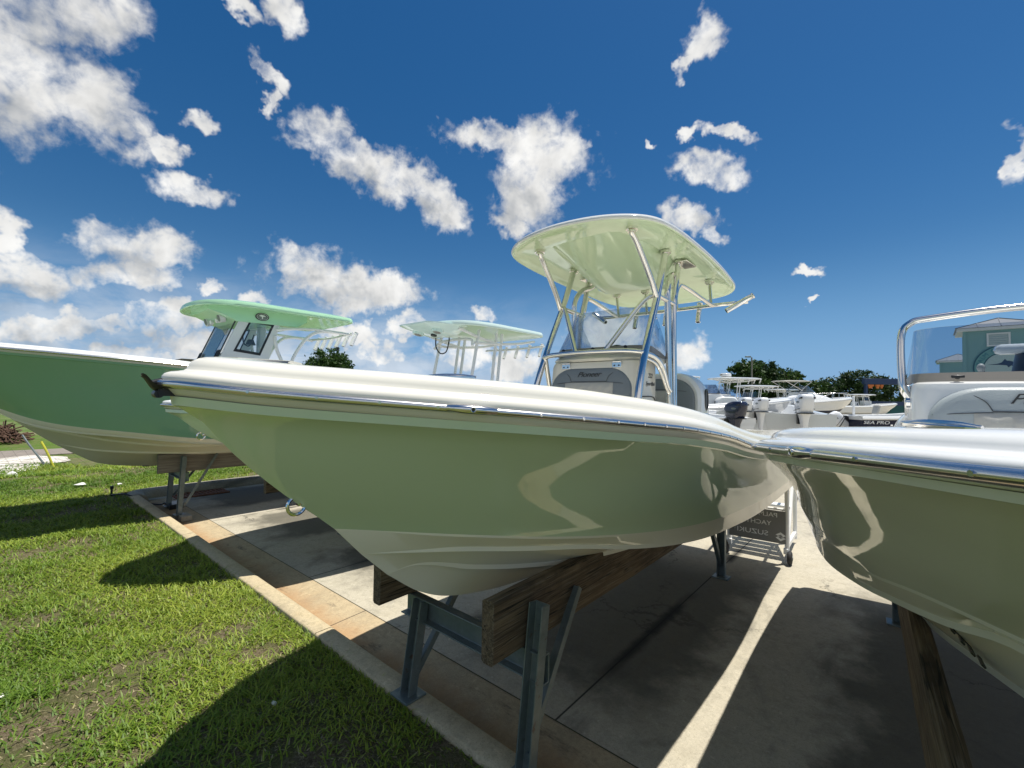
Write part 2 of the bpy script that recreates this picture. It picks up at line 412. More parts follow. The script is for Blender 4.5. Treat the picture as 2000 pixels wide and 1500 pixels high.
# ------------------------------------------------------------------ ground
KERB_OUT, KERB_IN, GUT = 1.725, 1.885, 2.376
FAR_OUT, FAR_IN = -11.22, -10.72
KZ = .15
JX = -1.645
def concrete_mat(name, base, warm, joints=True, rust=0., dark=.5):
    m, g, b = new_mat(name)
    co = g.n('ShaderNodeNewGeometry').outputs['Position']
    big = g.noise(co, .55, 5, .6, .3); mid = g.noise(co, 2.3, 6, .65); fine = g.noise(co, 42, 5, .75); speck = g.noise(co, 130, 3, .65)
    c = g.mix(big, tuple(x*.80 for x in base)+(1,), tuple(base)+(1,))
    c = g.mix(g.math('MULTIPLY', g.smooth(mid, .48, .75), .55), c, tuple(warm)+(1,))
    c = g.mix(g.math('MULTIPLY', g.smooth(fine, .45, .68), .42), c, tuple(x*.55 for x in base)+(1,))
    c = g.mix(g.math('MULTIPLY', g.smooth(speck, .54, .66), .6), c, tuple(x*.45 for x in base)+(1,))
    grain = g.noise(co, 13, 5, .7, .5); c = g.mix(g.math('MULTIPLY', g.smooth(grain, .46, .66), .34), c, tuple(x*.5 for x in base)+(1,))
    c = g.mix(g.math('MULTIPLY', g.smooth(g.noise(co, 24, 3, .6), .60, .72), .4), c, tuple(min(1, x*1.35) for x in base)+(1,))
    cr = g.n('ShaderNodeTexVoronoi', feature='DISTANCE_TO_EDGE'); cr.inputs['Scale'].default_value = .34
    g.l(g.vec('ADD', co, g.vec('MULTIPLY', g.noise(co, 2.2, 5, .7, out=1), (.8, .8, 0))), cr.inputs['Vector'])
    crk = g.math('MULTIPLY', g.math('SUBTRACT', 1.0, g.smooth(cr.outputs['Distance'], .0015, .006)), g.smooth(g.noise(co, .6, 2, .5), .52, .6))
    c = g.mix(g.math('MULTIPLY', crk, .7), c, (.05, .047, .04, 1))
    sep = g.n('ShaderNodeSeparateXYZ'); g.l(co, sep.inputs[0]); X, Y = sep.outputs[0], sep.outputs[1]
    # dark mildew and tyre grime in long patches
    gm = g.noise(g.mapping(co, scale=(1.0, .45, 1)), 1.6, 7, .68, .8)
    c = g.mix(g.math('MULTIPLY', g.smooth(gm, .50, .72), dark), c, (.10, .098, .085, 1))
    if joints:
        # parking bays darkened by mildew and by boat shade painted into the colour; a paler strip is left along the gutter and in the gaps
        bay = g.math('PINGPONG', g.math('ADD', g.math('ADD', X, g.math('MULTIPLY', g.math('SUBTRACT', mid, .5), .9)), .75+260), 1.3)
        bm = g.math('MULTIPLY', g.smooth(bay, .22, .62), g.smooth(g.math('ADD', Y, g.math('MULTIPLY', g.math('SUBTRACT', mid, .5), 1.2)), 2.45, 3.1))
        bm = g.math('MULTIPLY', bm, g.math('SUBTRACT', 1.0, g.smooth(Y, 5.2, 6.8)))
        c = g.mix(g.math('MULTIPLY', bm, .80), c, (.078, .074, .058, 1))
    if joints:
        wob = g.math('MULTIPLY', g.math('SUBTRACT', g.noise(co, 5, 3, .6), .5), .05)
        fx = g.math('ABSOLUTE', g.math('SUBTRACT', g.math('PINGPONG', g.math('ADD', X, -JX+330), 1.65), 0))
        jx = g.math('SUBTRACT', 1.0, g.smooth(fx, .003, .010))
        stain = g.math('SUBTRACT', 1.0, g.smooth(g.math('ADD', fx, wob), .01, .085))
        stain = g.math('MULTIPLY', stain, g.smooth(g.noise(co, .9, 3, .5), .42, .56))
        stain = g.math('MULTIPLY', stain, g.smooth(Y, 2.75, 3.3))
        c = g.mix(g.math('MULTIPLY', stain, .85), c, (.018, .018, .016, 1))
        fy = g.math('PINGPONG', g.math('ADD', Y, -GUT+.004+330), 1.65*2)
        jy = g.math('SUBTRACT', 1.0, g.smooth(fy, .004, .012))
        j = g.math('MAXIMUM', jx, jy)
        c = g.mix(g.math('MULTIPLY', j, .9), c, (.02, .019, .016, 1))
    if rust:
        fx = g.math('PINGPONG', g.math('ADD', X, 3.81+330), 1.65)
        jx = g.math('SUBTRACT', 1.0, g.smooth(fx, .003, .009))
        rz = g.noise(co, 2.6, 6, .7)
        near = g.math('SUBTRACT', 1.0, g.smooth(g.math('ADD', Y, g.math('MULTIPLY', g.math('SUBTRACT', rz, .5), .5)), KERB_IN+.04, KERB_IN+.40))
        c = g.mix(g.math('MULTIPLY', near, rust), c, (.36, .17, .06, 1))
        blk = g.math('MULTIPLY', g.smooth(g.noise(g.mapping(co, scale=(.8, 2.5, 1)), 2.0, 6, .7), .56, .72), .75)
        c = g.mix(blk, c, (.055, .05, .04, 1))
        c = g.mix(g.math('MULTIPLY', jx, .8), c, (.03, .028, .022, 1))
    P(b, Base_Color=c, Roughness=.86, Specular_IOR_Level=.25)
    bp = g.n('ShaderNodeBump'); bp.inputs['Strength'].default_value = .5; bp.inputs['Distance'].default_value = .004
    g.l(g.math('ADD', g.math('MULTIPLY', fine, .6), speck), bp.inputs['Height']); g.l(bp.outputs[0], b.inputs['Normal'])
    return m
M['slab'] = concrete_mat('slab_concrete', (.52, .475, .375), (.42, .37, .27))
M['gutter'] = concrete_mat('gutter_concrete', (.52, .42, .27), (.44, .32, .18), False, .58, .25)
M['kerb'] = concrete_mat('kerb_concrete', (.57, .475, .31), (.47, .37, .21), False, 0, .25)
M['kerb_old'] = concrete_mat('old_kerb_concrete', (.40, .37, .30), (.24, .20, .14), False, 0, .85)

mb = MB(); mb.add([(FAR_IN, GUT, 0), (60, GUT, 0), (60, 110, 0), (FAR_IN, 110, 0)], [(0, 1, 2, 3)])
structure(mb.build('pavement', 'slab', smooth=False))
mb = MB(); mb.add([(FAR_IN, KERB_IN-.03, -.022), (40, KERB_IN-.03, -.022), (40, KERB_IN+.1, -.022), (FAR_IN, KERB_IN+.1, -.022), (40, GUT, -.004), (FAR_IN, GUT, -.004)], [(0, 1, 2, 3), (3, 2, 4, 5)])
structure(mb.build('gutter', 'gutter', smooth=False))
def kerb_profile():
    return [(KERB_OUT, -.2), (KERB_OUT, KZ-.012), (KERB_OUT+.012, KZ), (KERB_IN-.035, KZ), (KERB_IN-.012, KZ-.012), (KERB_IN, KZ-.04), (KERB_IN+.022, -.03), (KERB_IN+.022, -.2)]
for k, (a, b_) in enumerate([(-10.5, -7.16), (-7.15, -3.475), (-3.465, .2), (.21, 3.9), (3.91, 14)]):
    mb = MB(); mb.prism(kerb_profile(), a, b_, 'x')
    o = structure(mb.build('kerb', 'kerb', angle=50))
# old rounded kerb that runs away from the corner
prof = [(0, -.2), (0, KZ-.02), (.05, KZ+.005), (.16, KZ+.01), (.24, KZ-.03), (.29, .02), (.30, -.2)]
path = [(-10.52, 1.735)] + [(-10.9+.38*math.cos(a)-.0, 2.13-.40*math.sin(a)) for a in np.linspace(math.pi/2*.9, 0.2, 6)]
rs = []
line = [Vector((-10.5, KERB_OUT)), Vector((-10.75, KERB_OUT+.0)), Vector((-10.98, KERB_OUT+.05)), Vector((-11.14, KERB_OUT+.18)), Vector((-11.2, KERB_OUT+.42)), Vector((-11.24, 3.0)), Vector((-11.3, 6)), Vector((-11.4, 30))]
for i, p in enumerate(line):
    t = (line[min(i+1, len(line)-1)]-line[max(i-1, 0)]).normalized(); nrm = Vector((t.y, -t.x))
    if i == 0: nrm = Vector((0, 1))
    else: nrm = Vector((t.y, -t.x))
    if nrm.dot(Vector((.7, .7))) < 0: nrm = -nrm
    rs.append([Vector((p.x+nrm.x*a, p.y+nrm.y*a, z)) for a, z in prof])
mb = MB(); mb.rings(rs); structure(mb.build('kerb', 'kerb_old', angle=50))
mb = MB(); mb.add([(-11.1, 2.0, -.015), (FAR_IN+.02, 2.0, -.006), (FAR_IN+.02, 30, -.006), (-11.2, 30, -.015)], [(0, 1, 2, 3)])
structure(mb.build('gutter', M['slab'], smooth=False))

# lawn soil
def lawn_mat():
    m, g, b = new_mat('lawn_soil'); co = g.n('ShaderNodeNewGeometry').outputs['Position']
    a = g.noise(co, 3.2, 6, .65, .4); f = g.noise(co, 55, 5, .7, 1.2); s = g.noise(g.mapping(co, rot=(0, 0, .7), scale=(1, 4, 1)), 38, 4, .7, 2.0)
    c = g.ramp(f, [(.30, (.06, .046, .026)), (.5, (.19, .15, .09)), (.68, (.36, .30, .20))])
    c = g.mix(g.math('MULTIPLY', g.smooth(s, .52, .66), .6), c, (.34, .29, .20, 1))
    far = g.n('ShaderNodeSeparateXYZ'); g.l(co, far.inputs[0])
    c = g.mix(g.math('MULTIPLY', g.smooth(a, .38, .62), .55), c, (.10, .14, .03, 1))
    fw = g.math('SUBTRACT', 1.0, g.smooth(far.outputs[0], -24, -13))
    c = g.mix(g.math('MULTIPLY', fw, g.smooth(g.noise(co, 1.4, 6, .7), .3, .55)), c, (.10, .17, .03, 1))
    P(b, Base_Color=c, Roughness=.95, Specular_IOR_Level=.1)
    bp = g.n('ShaderNodeBump'); bp.inputs['Strength'].default_value = .9; bp.inputs['Distance'].default_value = .02
    g.l(g.math('ADD', f, s), bp.inputs['Height']); g.l(bp.outputs[0], b.inputs['Normal'])
    return m
M['lawn'] = lawn_mat()
def hsh(x, y):
    return (math.sin(x*127.1+y*311.7)*43758.5453) % 1
def vnoise(x, y):
    xi, yi = np.floor(x), np.floor(y); fx, fy = x-xi, y-yi
    hv = lambda a, b: np.mod(np.sin(a*127.1+b*311.7)*43758.5453, 1)
    u = fx*fx*(3-2*fx); v = fy*fy*(3-2*fy)
    return (hv(xi, yi)*(1-u)+hv(xi+1, yi)*u)*(1-v)+(hv(xi, yi+1)*(1-u)+hv(xi+1, yi+1)*u)*v
def ground_z(x, y):
    "gentle bumps of the lawn"
    d = np.clip((KERB_OUT-y)/.5, 0, 1)*np.where(x > FAR_OUT, 1, 0)+np.where(x <= FAR_OUT, np.clip((FAR_OUT-x)/.5, 0, 1), 0)
    far = np.clip((-14.2-x)/3.0, 0, 1)
    return .105+.035*(vnoise(x*1.7+9, y*1.7)-.5)*d+.025*(vnoise(x*5, y*5+3)-.5)*d-.22*far*far*(3-2*far)
def patch(name, xs, ys, mat):
    X_, Y_ = np.meshgrid(xs, ys); Z_ = ground_z(X_, Y_)
    n = len(xs); vs = np.stack([X_.ravel(), Y_.ravel(), Z_.ravel()], 1).tolist()
    fs = [(j*n+i, j*n+i+1, (j+1)*n+i+1, (j+1)*n+i) for j in range(len(ys)-1) for i in range(n-1)]
    mb = MB(); mb.add(vs, fs); return structure(mb.build(name, mat))
patch('lawn', np.concatenate([np.linspace(FAR_OUT-.001, 14, 220)]), np.concatenate([np.linspace(-6, 1.72, 70)]), 'lawn')
patch('lawn', np.linspace(-32, FAR_OUT, 110), np.concatenate([np.linspace(-16, 14, 120)]), 'lawn')
# ground out to the horizon
def field_mat():
    m, g, b = new_mat('far_ground'); co = g.n('ShaderNodeNewGeometry').outputs['Position']
    c = g.ramp(g.noise(co, .35, 7, .7), [(.3, (.06, .10, .025)), (.5, (.10, .15, .04)), (.66, (.20, .18, .11))])
    P(b, Base_Color=c, Roughness=.95, Specular_IOR_Level=.1); return m
M['field'] = field_mat()
mb = MB(); mb.add([(-1500, -1500, -.35), (1500, -1500, -.35), (1500, 1500, -.35), (-1500, 1500, -.35)], [(0, 1, 2, 3)])
structure(mb.build('ground', 'field', smooth=False))

# ------------------------------------------------------------------ grass blades (one object)
def grass():
    def density(x, y):
        n1 = vnoise(x*1.3+40, y*1.3+7); n2 = vnoise(x*3.7+3, y*3.7+19); n3 = vnoise(x*9+1, y*9+5)
        v = n1*.5+n2*.33+n3*.17
        d = np.clip((v-.24)/.22, 0.22, 1)
        # worn earth in the shade in front of the middle boat
        w = np.exp(-(((x+1.9)/.75)**2+((y-.85)/.75)**2)); d = d*np.clip(1-1.15*w*(.6+.8*n3), .06, 1)
        e = np.exp(-((y-1.62)/.12)**2)*np.clip((n1-.42)*5, 0, 1); return d*np.clip(1-.75*e, .1, 1)
    px, py, ph, pw = [], [], [], []
    def scatter(x0, x1, y0, y1, per, hh, ww):
        n = int((x1-x0)*(y1-y0)*per); x = rng.uniform(x0, x1, n); y = rng.uniform(y0, y1, n)
        k = rng.random(n) < density(x, y); x, y = x[k], y[k]
        px.append(x); py.append(y); ph.append(.74*hh*rng.uniform(.5, 1.5, len(x))*(.7+.6*vnoise(x*2.2, y*2.2+50))); pw.append(ww*rng.uniform(.7, 1.3, len(x)))
    scatter(-4.6, -.5, -.4, 1.715, 7000, .050, .0080)
    scatter(-7.5, -4.6, -1.2, 1.715, 4200, .064, .0095)
    scatter(-11.2, -7.5, -2.2, 1.715, 2900, .070, .0118)
    scatter(-14.5, -11.2, -2.5, 5.0, 1700, .08, .0145)
    scatter(-19, -14.5, -2.0, 7.0, 520, .12, .022)
    scatter(-.5, 1.8, .6, 1.715, 1500, .062, .008)
    scatter(-4.6, 3.5, -3.2, -.4, 1100, .07, .013); scatter(-.5, 3.5, -.4, .6, 1100, .07, .013); scatter(-9.5, -4.6, -3.6, -1.2, 900, .075, .014)
    scatter(-10.5, 0, 1.66, 1.732, 2600, .062, .0085)
    x = np.concatenate(px); y = np.concatenate(py); h = np.concatenate(ph); w = np.concatenate(pw)
    keep = ~((x > -20.5) & (x < -14.3) & (vnoise(x*.9+3, y*.9) > .62)); x, y, h, w = x[keep], y[keep], h[keep], w[keep]
    n = len(x); z = ground_z(x, y)-.006
    dens = density(x, y); deadp = rng.random(n) < .10+.42*np.clip((.62-dens)*1.6, 0, 1); h = np.where(deadp, h*.30, h)
    ang = rng.uniform(0, 2*np.pi, n); lean = np.where(deadp, rng.uniform(1.5, 4.0, n), rng.uniform(.35, 1.7, n))*h; curl = rng.uniform(.2, .9, n)
    dx, dy = np.cos(ang), np.sin(ang); sx, sy = -dy, dx
    V = np.zeros((n, 5, 3), np.float32)
    for i, (t, ww) in enumerate(((0, 1.0), (.55, .85))):
        off = lean*t**1.5; zz = h*t*(1-.15*t)
        for j, sg in enumerate((-1, 1)):
            V[:, i*2+j, 0] = x+dx*off+sg*sx*w*ww/2; V[:, i*2+j, 1] = y+dy*off+sg*sy*w*ww/2; V[:, i*2+j, 2] = z+zz
    V[:, 4, 0] = x+dx*lean*1.15; V[:, 4, 1] = y+dy*lean*1.15; V[:, 4, 2] = z+h*(1-.35*curl)
    base = np.arange(n)[:, None]*5
    loops = np.concatenate([base+np.array([[0, 1, 3, 2]]), base+np.array([[2, 3, 4]])], 1).astype(np.int32)
    me = bpy.data.meshes.new('grass'); me.vertices.add(n*5); me.vertices.foreach_set('co', V.ravel())
    me.loops.add(n*7); me.loops.foreach_set('vertex_index', loops.ravel())
    me.polygons.add(n*2); st = np.stack([np.arange(n)*7, np.arange(n)*7+4], 1).ravel().astype(np.int32)
    me.polygons.foreach_set('loop_start', st); me.polygons.foreach_set('loop_total', np.tile([4, 3], n).astype(np.int32))
    me.update(); me.validate()
    at_ = me.attributes.new('tone', 'FLOAT', 'POINT')
    tone = np.clip(.75*vnoise(x*.8+11, y*.8)+.5*(rng.random(n)-.5)+.1, 0, 1)
    dead = deadp; tone = np.where(dead, 1.55+.45*rng.random(n), tone)
    at_.data.foreach_set('value', np.repeat(tone, 5).astype(np.float32))
    m, g, b = new_mat('grass_blades')
    t = g.n('ShaderNodeAttribute', attribute_name='tone').outputs['Fac']
    c = g.ramp(g.math('MULTIPLY', t, .5), [(0, (.06, .14, .012)), (.25, (.16, .26, .024)), (.5, (.37, .43, .06)), (.8, (.44, .38, .20)), (1, (.50, .43, .26))])
    P(b, Base_Color=c, Roughness=.5, Specular_IOR_Level=.35)
    tl = g.n('ShaderNodeBsdfTranslucent'); g.l(c, tl.inputs[0]); mx = g.n('ShaderNodeMixShader'); mx.inputs[0].default_value = .35
    g.l(b.outputs[0], mx.inputs[1]); g.l(tl.outputs[0], mx.inputs[2]); g.l(mx.outputs[0], m.node_tree.nodes['Material Output'].inputs[0])
    me.materials.append(m)
    o = bpy.data.objects.new('grass', me); COL.objects.link(o); stuff(o)
grass()
# ------------------------------------------------------------------ boats
class Plan:
    "rail line of a boat: half breadth and height as functions of the distance aft of the bow"
    def __init__(s, b, z, L, n=72, p=1.8):
        s.fb, s.fz, s.L = spl(b), spl(z), L
        s.tau = [(i/n)**p for i in range(n+1)]
        fine = [(t, ) for t in s.tau]
    def pt(s, t, d, dz):
        "point at fraction t aft, moved d inboard along the plan normal"
        x = s.L*t; e = max(1e-3, min(.02, .3*x+.002))
        b0, b1 = s.fb(max(x-e, 0)), s.fb(min(x+e, s.L)); db = (b1-b0)/(min(x+e, s.L)-max(x-e, 0))
        if t == 0: nx, nb = 1.0, 0.0
        else:
            l = math.hypot(1, db); nx, nb = db/l, -1/l
        sx, sb = x+nx*d, s.fb(x)+nb*d
        if sb < 0: # inside the point of the bow: slide back along the centre line
            k = s.fb(x)/max(1e-6, -nb*d) if nb else 1
            # first station where an inset of d still reaches the centre line
            sx = s.inset(d); sb = 0
        if sx < s.inset(d): sx = s.inset(d); sb = 0 if t < .02 else sb
        return Vector((sb, min(sx, s.L), s.fz(x)+dz))
    _c = None
    def inset(s, d):
        if s._c is None: s._c = {}
        if d not in s._c:
            lo = 0
            for x in np.linspace(0, 2.0, 800):
                e = .003; db = (s.fb(x+e)-s.fb(max(x-e, 0)))/(x+e-max(x-e, 0)); l = math.hypot(1, db)
                if s.fb(x)-d/l >= 0: lo = x+db/l*d; break
            s._c[d] = lo if d > 0 else d*1.0
        return s._c[d]
def both(rows, mb, mis):
    "mesh from rows of points on the port side, mirrored to starboard"
    n = len(rows[0])
    for sg in (1, -1):
        vs = [Vector((p[0]*sg, p[1], p[2])) for r in rows for p in r]
        for i in range(len(rows)-1):
            fs = [(i*n+k, i*n+k+1, (i+1)*n+k+1, (i+1)*n+k) for k in range(n-1)]
            used = sorted({q for f in fs for q in f}); mp = {q: j for j, q in enumerate(used)}
            mb.add([vs[q] for q in used], [tuple(mp[q] for q in f) for f in fs], mis[i])
def make_hull(root, sp):
    "sp: plan, stem profile, curves keel / strake / chine / boot (s0, b(s), z(s)), materials"
    pl = sp['plan']; L = pl.L; T = pl.tau
    stem = spl(sp['stem'])      # z -> s
    def row(c, db=0, dz=0, L=L):
        s0, fb, fz = c
        out = []
        for t in T:
            s = s0+(L-s0)*t; k = min(1, (s-s0)/.35)
            out.append(Vector((max(0, fb(s)+db*k), s, fz(s)+dz*k)))
        return out
    rows = [row(sp['keel'])]; mi = []
    for st in sp['strakes']:
        rows += [row(st, -.045, .0), row(st, 0, -.006), row(st, .002, .020)]; mi += [1, 1, 1]
    rows += [row(sp['chine'], -.075, .004), row(sp['chine'], 0, -.012), row(sp['chine'], .004, .012)]; mi += [1, 1, 1]
    boot = sp['boot']; rows += [row(boot, 0, -.012), row(boot, .004, 0)]; mi += [sp.get('band', 1), sp.get('band', 1)]
    lp = sp.get('lip', .82); kd, kz = .024+.026*lp, -.100*lp
    kn = [pl.pt(t, kd, kz) for t in T]; bt = row(boot, .004, 0)
    sK, zK = pl.inset(kd), kn[0].z
    nf = 9
    for q in [i/nf for i in range(1, nf)]:
        z0 = bt[0].z+(zK-bt[0].z)*q; s0 = stem(z0); r = []
        for i, t in enumerate(T):
            B, K = bt[i], kn[i]
            p = sp.get('flare', 1.5)*(1-t)**.5+1.05*(1-(1-t)**.5)
            A = sp.get('ess', .48)*min(1, t*5); gq = q**p+A*math.sin(2*math.pi*q)/(2*math.pi)
            b = B.x+(K.x-B.x)*gq; z = B.z+(K.z-B.z)*q
            sl = B.y+(K.y-B.y)*q; slin0 = bt[0].y+(sK-bt[0].y)*q
            s = sl+(s0-slin0)*max(0, 1-t*6)
            r.append(Vector((b if i else 0, s, z)))
        rows.append(r); mi.append(0)
    rows += [kn, [pl.pt(t, .030, -.094*lp) for t in T], [pl.pt(t, .024, -.055*lp) for t in T]]; mi += [0, 0, 0]
    mb = MB(); both(rows, mb, mi)
    # transom
    end = [r[-1] for r in rows]; poly = [Vector((p.x, p.y, p.z)) for p in end]+[Vector((-p.x, p.y, p.z)) for p in reversed(end)]
    mb.add(poly, [tuple(range(len(poly)))], 0)
    hull = mb.build('hull', [sp['top_mat'], sp['bottom_mat']]+([sp['band_mat']] if 'band_mat' in sp else []), root, weld=2e-4, angle=24)
    # deck moulding: lip under the rail, stepped coaming, side deck, inner liner
    ds = sp.get('deck_scale', 1.0); lp = sp.get('lip', .82); fl = sp['floor']
    prof = [(.026, -.056*lp), (.020, -.052*lp), (.004, -.016), (.001, .008), (-.002, .018), (-.001, .030), (.006, .043), (.018, .051), (.034, .055), (.044, .058), (.050, .066), (.053, .080), (.060, .098), (.074, .113), (.095, .122), (.125, .127), (.17, .130), (.30, .132), (.325, .124), (.335, .10)]
    bowf = lambda t: ds*(.84+.16*min(1, t*L/1.3)**.8)
    rows = [[pl.pt(t, d*(1+.35*max(0, 1-t*L/.8) if d > .01 else 1), z*bowf(t) if z > 0 else z) for t in T] for d, z in prof]
    last = rows[-1]; bs0, bfb, _z = sp['boot']; inner = []
    for p in last:
        sf = max(p.y, bs0+.35); inner.append(Vector((min(p.x, max(0, bfb(sf)-.13)), sf, fl+.10)))
    rows.append(inner)
    mb = MB(); both(rows, mb, [0]*len(rows))
    n = len(T)
    vs = inner+[Vector((-p.x, p.y, p.z)) for p in inner]
    mb.add(vs, [(k, k+1, n+k+1, n+k) for k in range(n-1)], 0)
    # aft bulkhead and transom cap
    zt = pl.fz(L); bt_ = pl.fb(L)
    mb.add([(-bt_+.01, L, zt-.05), (bt_-.01, L, zt-.05), (bt_-.02, L, zt+.12), (-bt_+.02, L, zt+.12), (-bt_+.34, L-.3, zt+.12), (bt_-.34, L-.3, zt+.12), (bt_-.34, L-.3, fl), (-bt_+.34, L-.3, fl)],
           [(0, 1, 2, 3), (3, 2, 5, 4), (4, 5, 6, 7)], 0)
    deck = mb.build('deck', sp['deck_mat'], root, weld=2e-4, angle=50)
    # rub rail
    rr = [(.003, .014), (-.010, .012), (-.019, .006), (-.021, -.002), (-.018, -.010), (-.008, -.016), (.006, -.018)]
    rows = [[pl.pt(t, d, z) for t in T] for d, z in rr]
    mb = MB(); both(rows, mb, [0]*len(rows)); rail = mb.build('rub_rail', 'chrome_line', root, weld=2e-4, angle=60)
    return hull, deck, rail
def rail_screws(pl, rail, sides, s0, s1, step):
    s = s0; me = None
    while s < s1:
        t = s/pl.L
        for sg in sides:
            a, b = pl.pt(t, -.017, -.001), pl.pt(t, -.0235, -.001)
            a = Vector((a.x*sg, a.y, a.z)); b = Vector((b.x*sg, b.y, b.z)); mb = MB(); mb.cyl(a, b, .0055, 8); mb.build('screw', 'steel', rail)
        s += step
def rail_light(pl, rail, s, sg):
    "small navigation lamp let into the rub rail"
    mb = MB(); t = s/pl.L
    q = lambda d, ds, z: (lambda p: Vector((p.x*sg, p.y, p.z+z)))(pl.pt((s+ds)/pl.L, d, 0))
    mb.tube([q(-.012, -.075, 0), q(-.018, -.03, 0), q(-.018, .03, 0), q(-.012, .075, 0)], lambda u: .011+.006*math.sin(math.pi*u), 12)
    mb.build('navigation_light', 'steel', rail)
    mb = MB(); mb.torus(q(-.036, 0, 0), q(-.1, 0, 0)-q(0, 0, 0), .0085, .003, 20, 8); mb.build('lamp_rim', 'steel', rail)
    mb = MB(); mb.cyl(q(-.02, 0, 0), q(-.0372, 0, 0), .0075, 16)
    mb.build('lamp_lens', 'black', rail)

B0 = spl([(.66, 0), (.9, .2), (1.2, .42), (1.6, .66), (2, .83), (2.5, .97), (3, 1.05), (4, 1.1), (6.1, 1.05)])
H0 = spl([(.8, 0), (1.1, .25), (1.6, .58), (2, .76), (2.5, .92), (3, 1.0), (4, 1.06), (6.1, 1.02)])
S0 = spl([(.95, 0), (1.2, .12), (1.6, .3), (2, .45), (2.5, .55), (3, .6), (6.1, .62)])
zero = lambda s: 0.0
SPEC_C = dict(plan=Plan([(0, .0), (.03, .1), (.1, .22), (.3, .43), (.63, .69), (.93, .9), (1.3, 1.08), (1.8, 1.175), (2.4, 1.21), (3.5, 1.205), (5, 1.13), (6.15, 1.03)],
        [(0, 2.037), (.2, 2.008), (.58, 1.973), (1.07, 1.930), (1.44, 1.898), (1.83, 1.865), (2.13, 1.832), (2.58, 1.774), (2.95, 1.712), (3.6, 1.63), (4.6, 1.56), (6.15, 1.52)], 6.15),
    stem=[(1.10, .95), (1.24, .80), (1.39, .66), (1.57, .443), (1.78, .224), (1.94, .093), (2.04, .0)],
    keel=(.95, zero, spl([(.95, 1.10), (1.16, .95), (1.34, .87), (1.6, .81), (1.93, .765), (2.5, .735), (6.15, .72)])),
    strakes=[(.95, S0, spl([(.95, 1.10), (1.08, 1.129), (1.37, 1.068), (1.7, 1.025), (2.0, 1.004), (2.5, .981), (3.2, .965), (6.15, .94)]))],
    chine=(.80, H0, spl([(.80, 1.24), (1.1, 1.245), (1.4, 1.225), (1.72, 1.199), (2.06, 1.149), (2.37, 1.117), (2.9, 1.086), (6.15, 1.04)])),
    boot=(.66, B0, spl([(.66, 1.39), (.83, 1.373), (1.11, 1.341), (1.52, 1.294), (1.98, 1.252), (2.3, 1.229), (2.73, 1.21), (6.15, 1.16)])),
    top_mat='green', bottom_mat='cream_bottom', deck_mat='cream', floor=1.2)
k = .92
SPEC_R = dict(plan=Plan([(0, .0), (.03, .1), (.1, .22), (.35, .46), (.85, .78), (1.35, .98), (1.85, 1.06), (2.4, 1.095), (3.5, 1.095), (5, 1.05), (5.5, 1.01)],
        [(0, 1.915), (.4, 1.893), (.62, 1.88), (1, 1.853), (1.47, 1.817), (2.2, 1.75), (3, 1.68), (4, 1.60), (5.5, 1.52)], 5.5),
    stem=[(1.13, .95), (1.28, .80), (1.42, .66), (1.58, .42), (1.75, .20), (1.85, .08), (1.92, .0)],
    keel=(.95, zero, spl([(.95, 1.13), (1.16, .97), (1.34, .89), (1.6, .83), (1.93, .79), (2.5, .76), (5.5, .73)])),
    strakes=[(.95, lambda s: k*S0(s), spl([(.95, 1.13), (1.2, 1.10), (1.59, 1.066), (1.78, 1.056), (2.04, 1.035), (2.33, 1.0), (3, .985), (5.5, .95)]))],
    chine=(.80, lambda s: k*H0(s), spl([(.80, 1.29), (1.256, 1.332), (1.44, 1.287), (1.75, 1.234), (1.86, 1.214), (2.4, 1.15), (3, 1.12), (5.5, 1.06)])),
    boot=(.66, lambda s: k*B0(s), spl([(.66, 1.43), (1.15, 1.398), (1.3, 1.387), (1.44, 1.372), (1.68, 1.333), (2.1, 1.30), (3, 1.26), (5.5, 1.18)])),
    top_mat='sand', bottom_mat='sand_light', deck_mat='white', floor=1.2, deck_scale=.61, lip=.48)
SPEC_4 = dict(SPEC_C); SPEC_4.update(plan=Plan([(0, .0), (.03, .1), (.1, .22), (.3, .43), (.63, .69), (.93, .9), (1.3, 1.08), (1.8, 1.2), (2.4, 1.25), (3.5, 1.26), (5, 1.2), (6.15, 1.1)],
        [(0, 1.885), (.58, 1.85), (1.44, 1.79), (2.13, 1.73), (2.95, 1.66), (4.6, 1.54), (6.15, 1.5)], 6.15), top_mat='aqua', deck_mat='white', floor=1.2,
    stem=[(1.10, .95), (1.24, .80), (1.39, .66), (1.57, .36), (1.70, .2), (1.80, .09), (1.89, .0)])
BL = spl([(.80, 0), (1.0, .24), (1.5, .66), (2.2, .97), (3.4, 1.2), (8.2, 1.18)])
HL = spl([(.86, 0), (1.05, .22), (1.5, .60), (2.2, .92), (3.4, 1.15), (8.2, 1.14)])
SL1 = spl([(1.55, 0), (2.0, .30), (2.6, .55), (3.4, .68), (8.2, .72)])
SL2 = spl([(1.2, 0), (1.6, .32), (2.2, .66), (3.0, .90), (8.2, .95)])
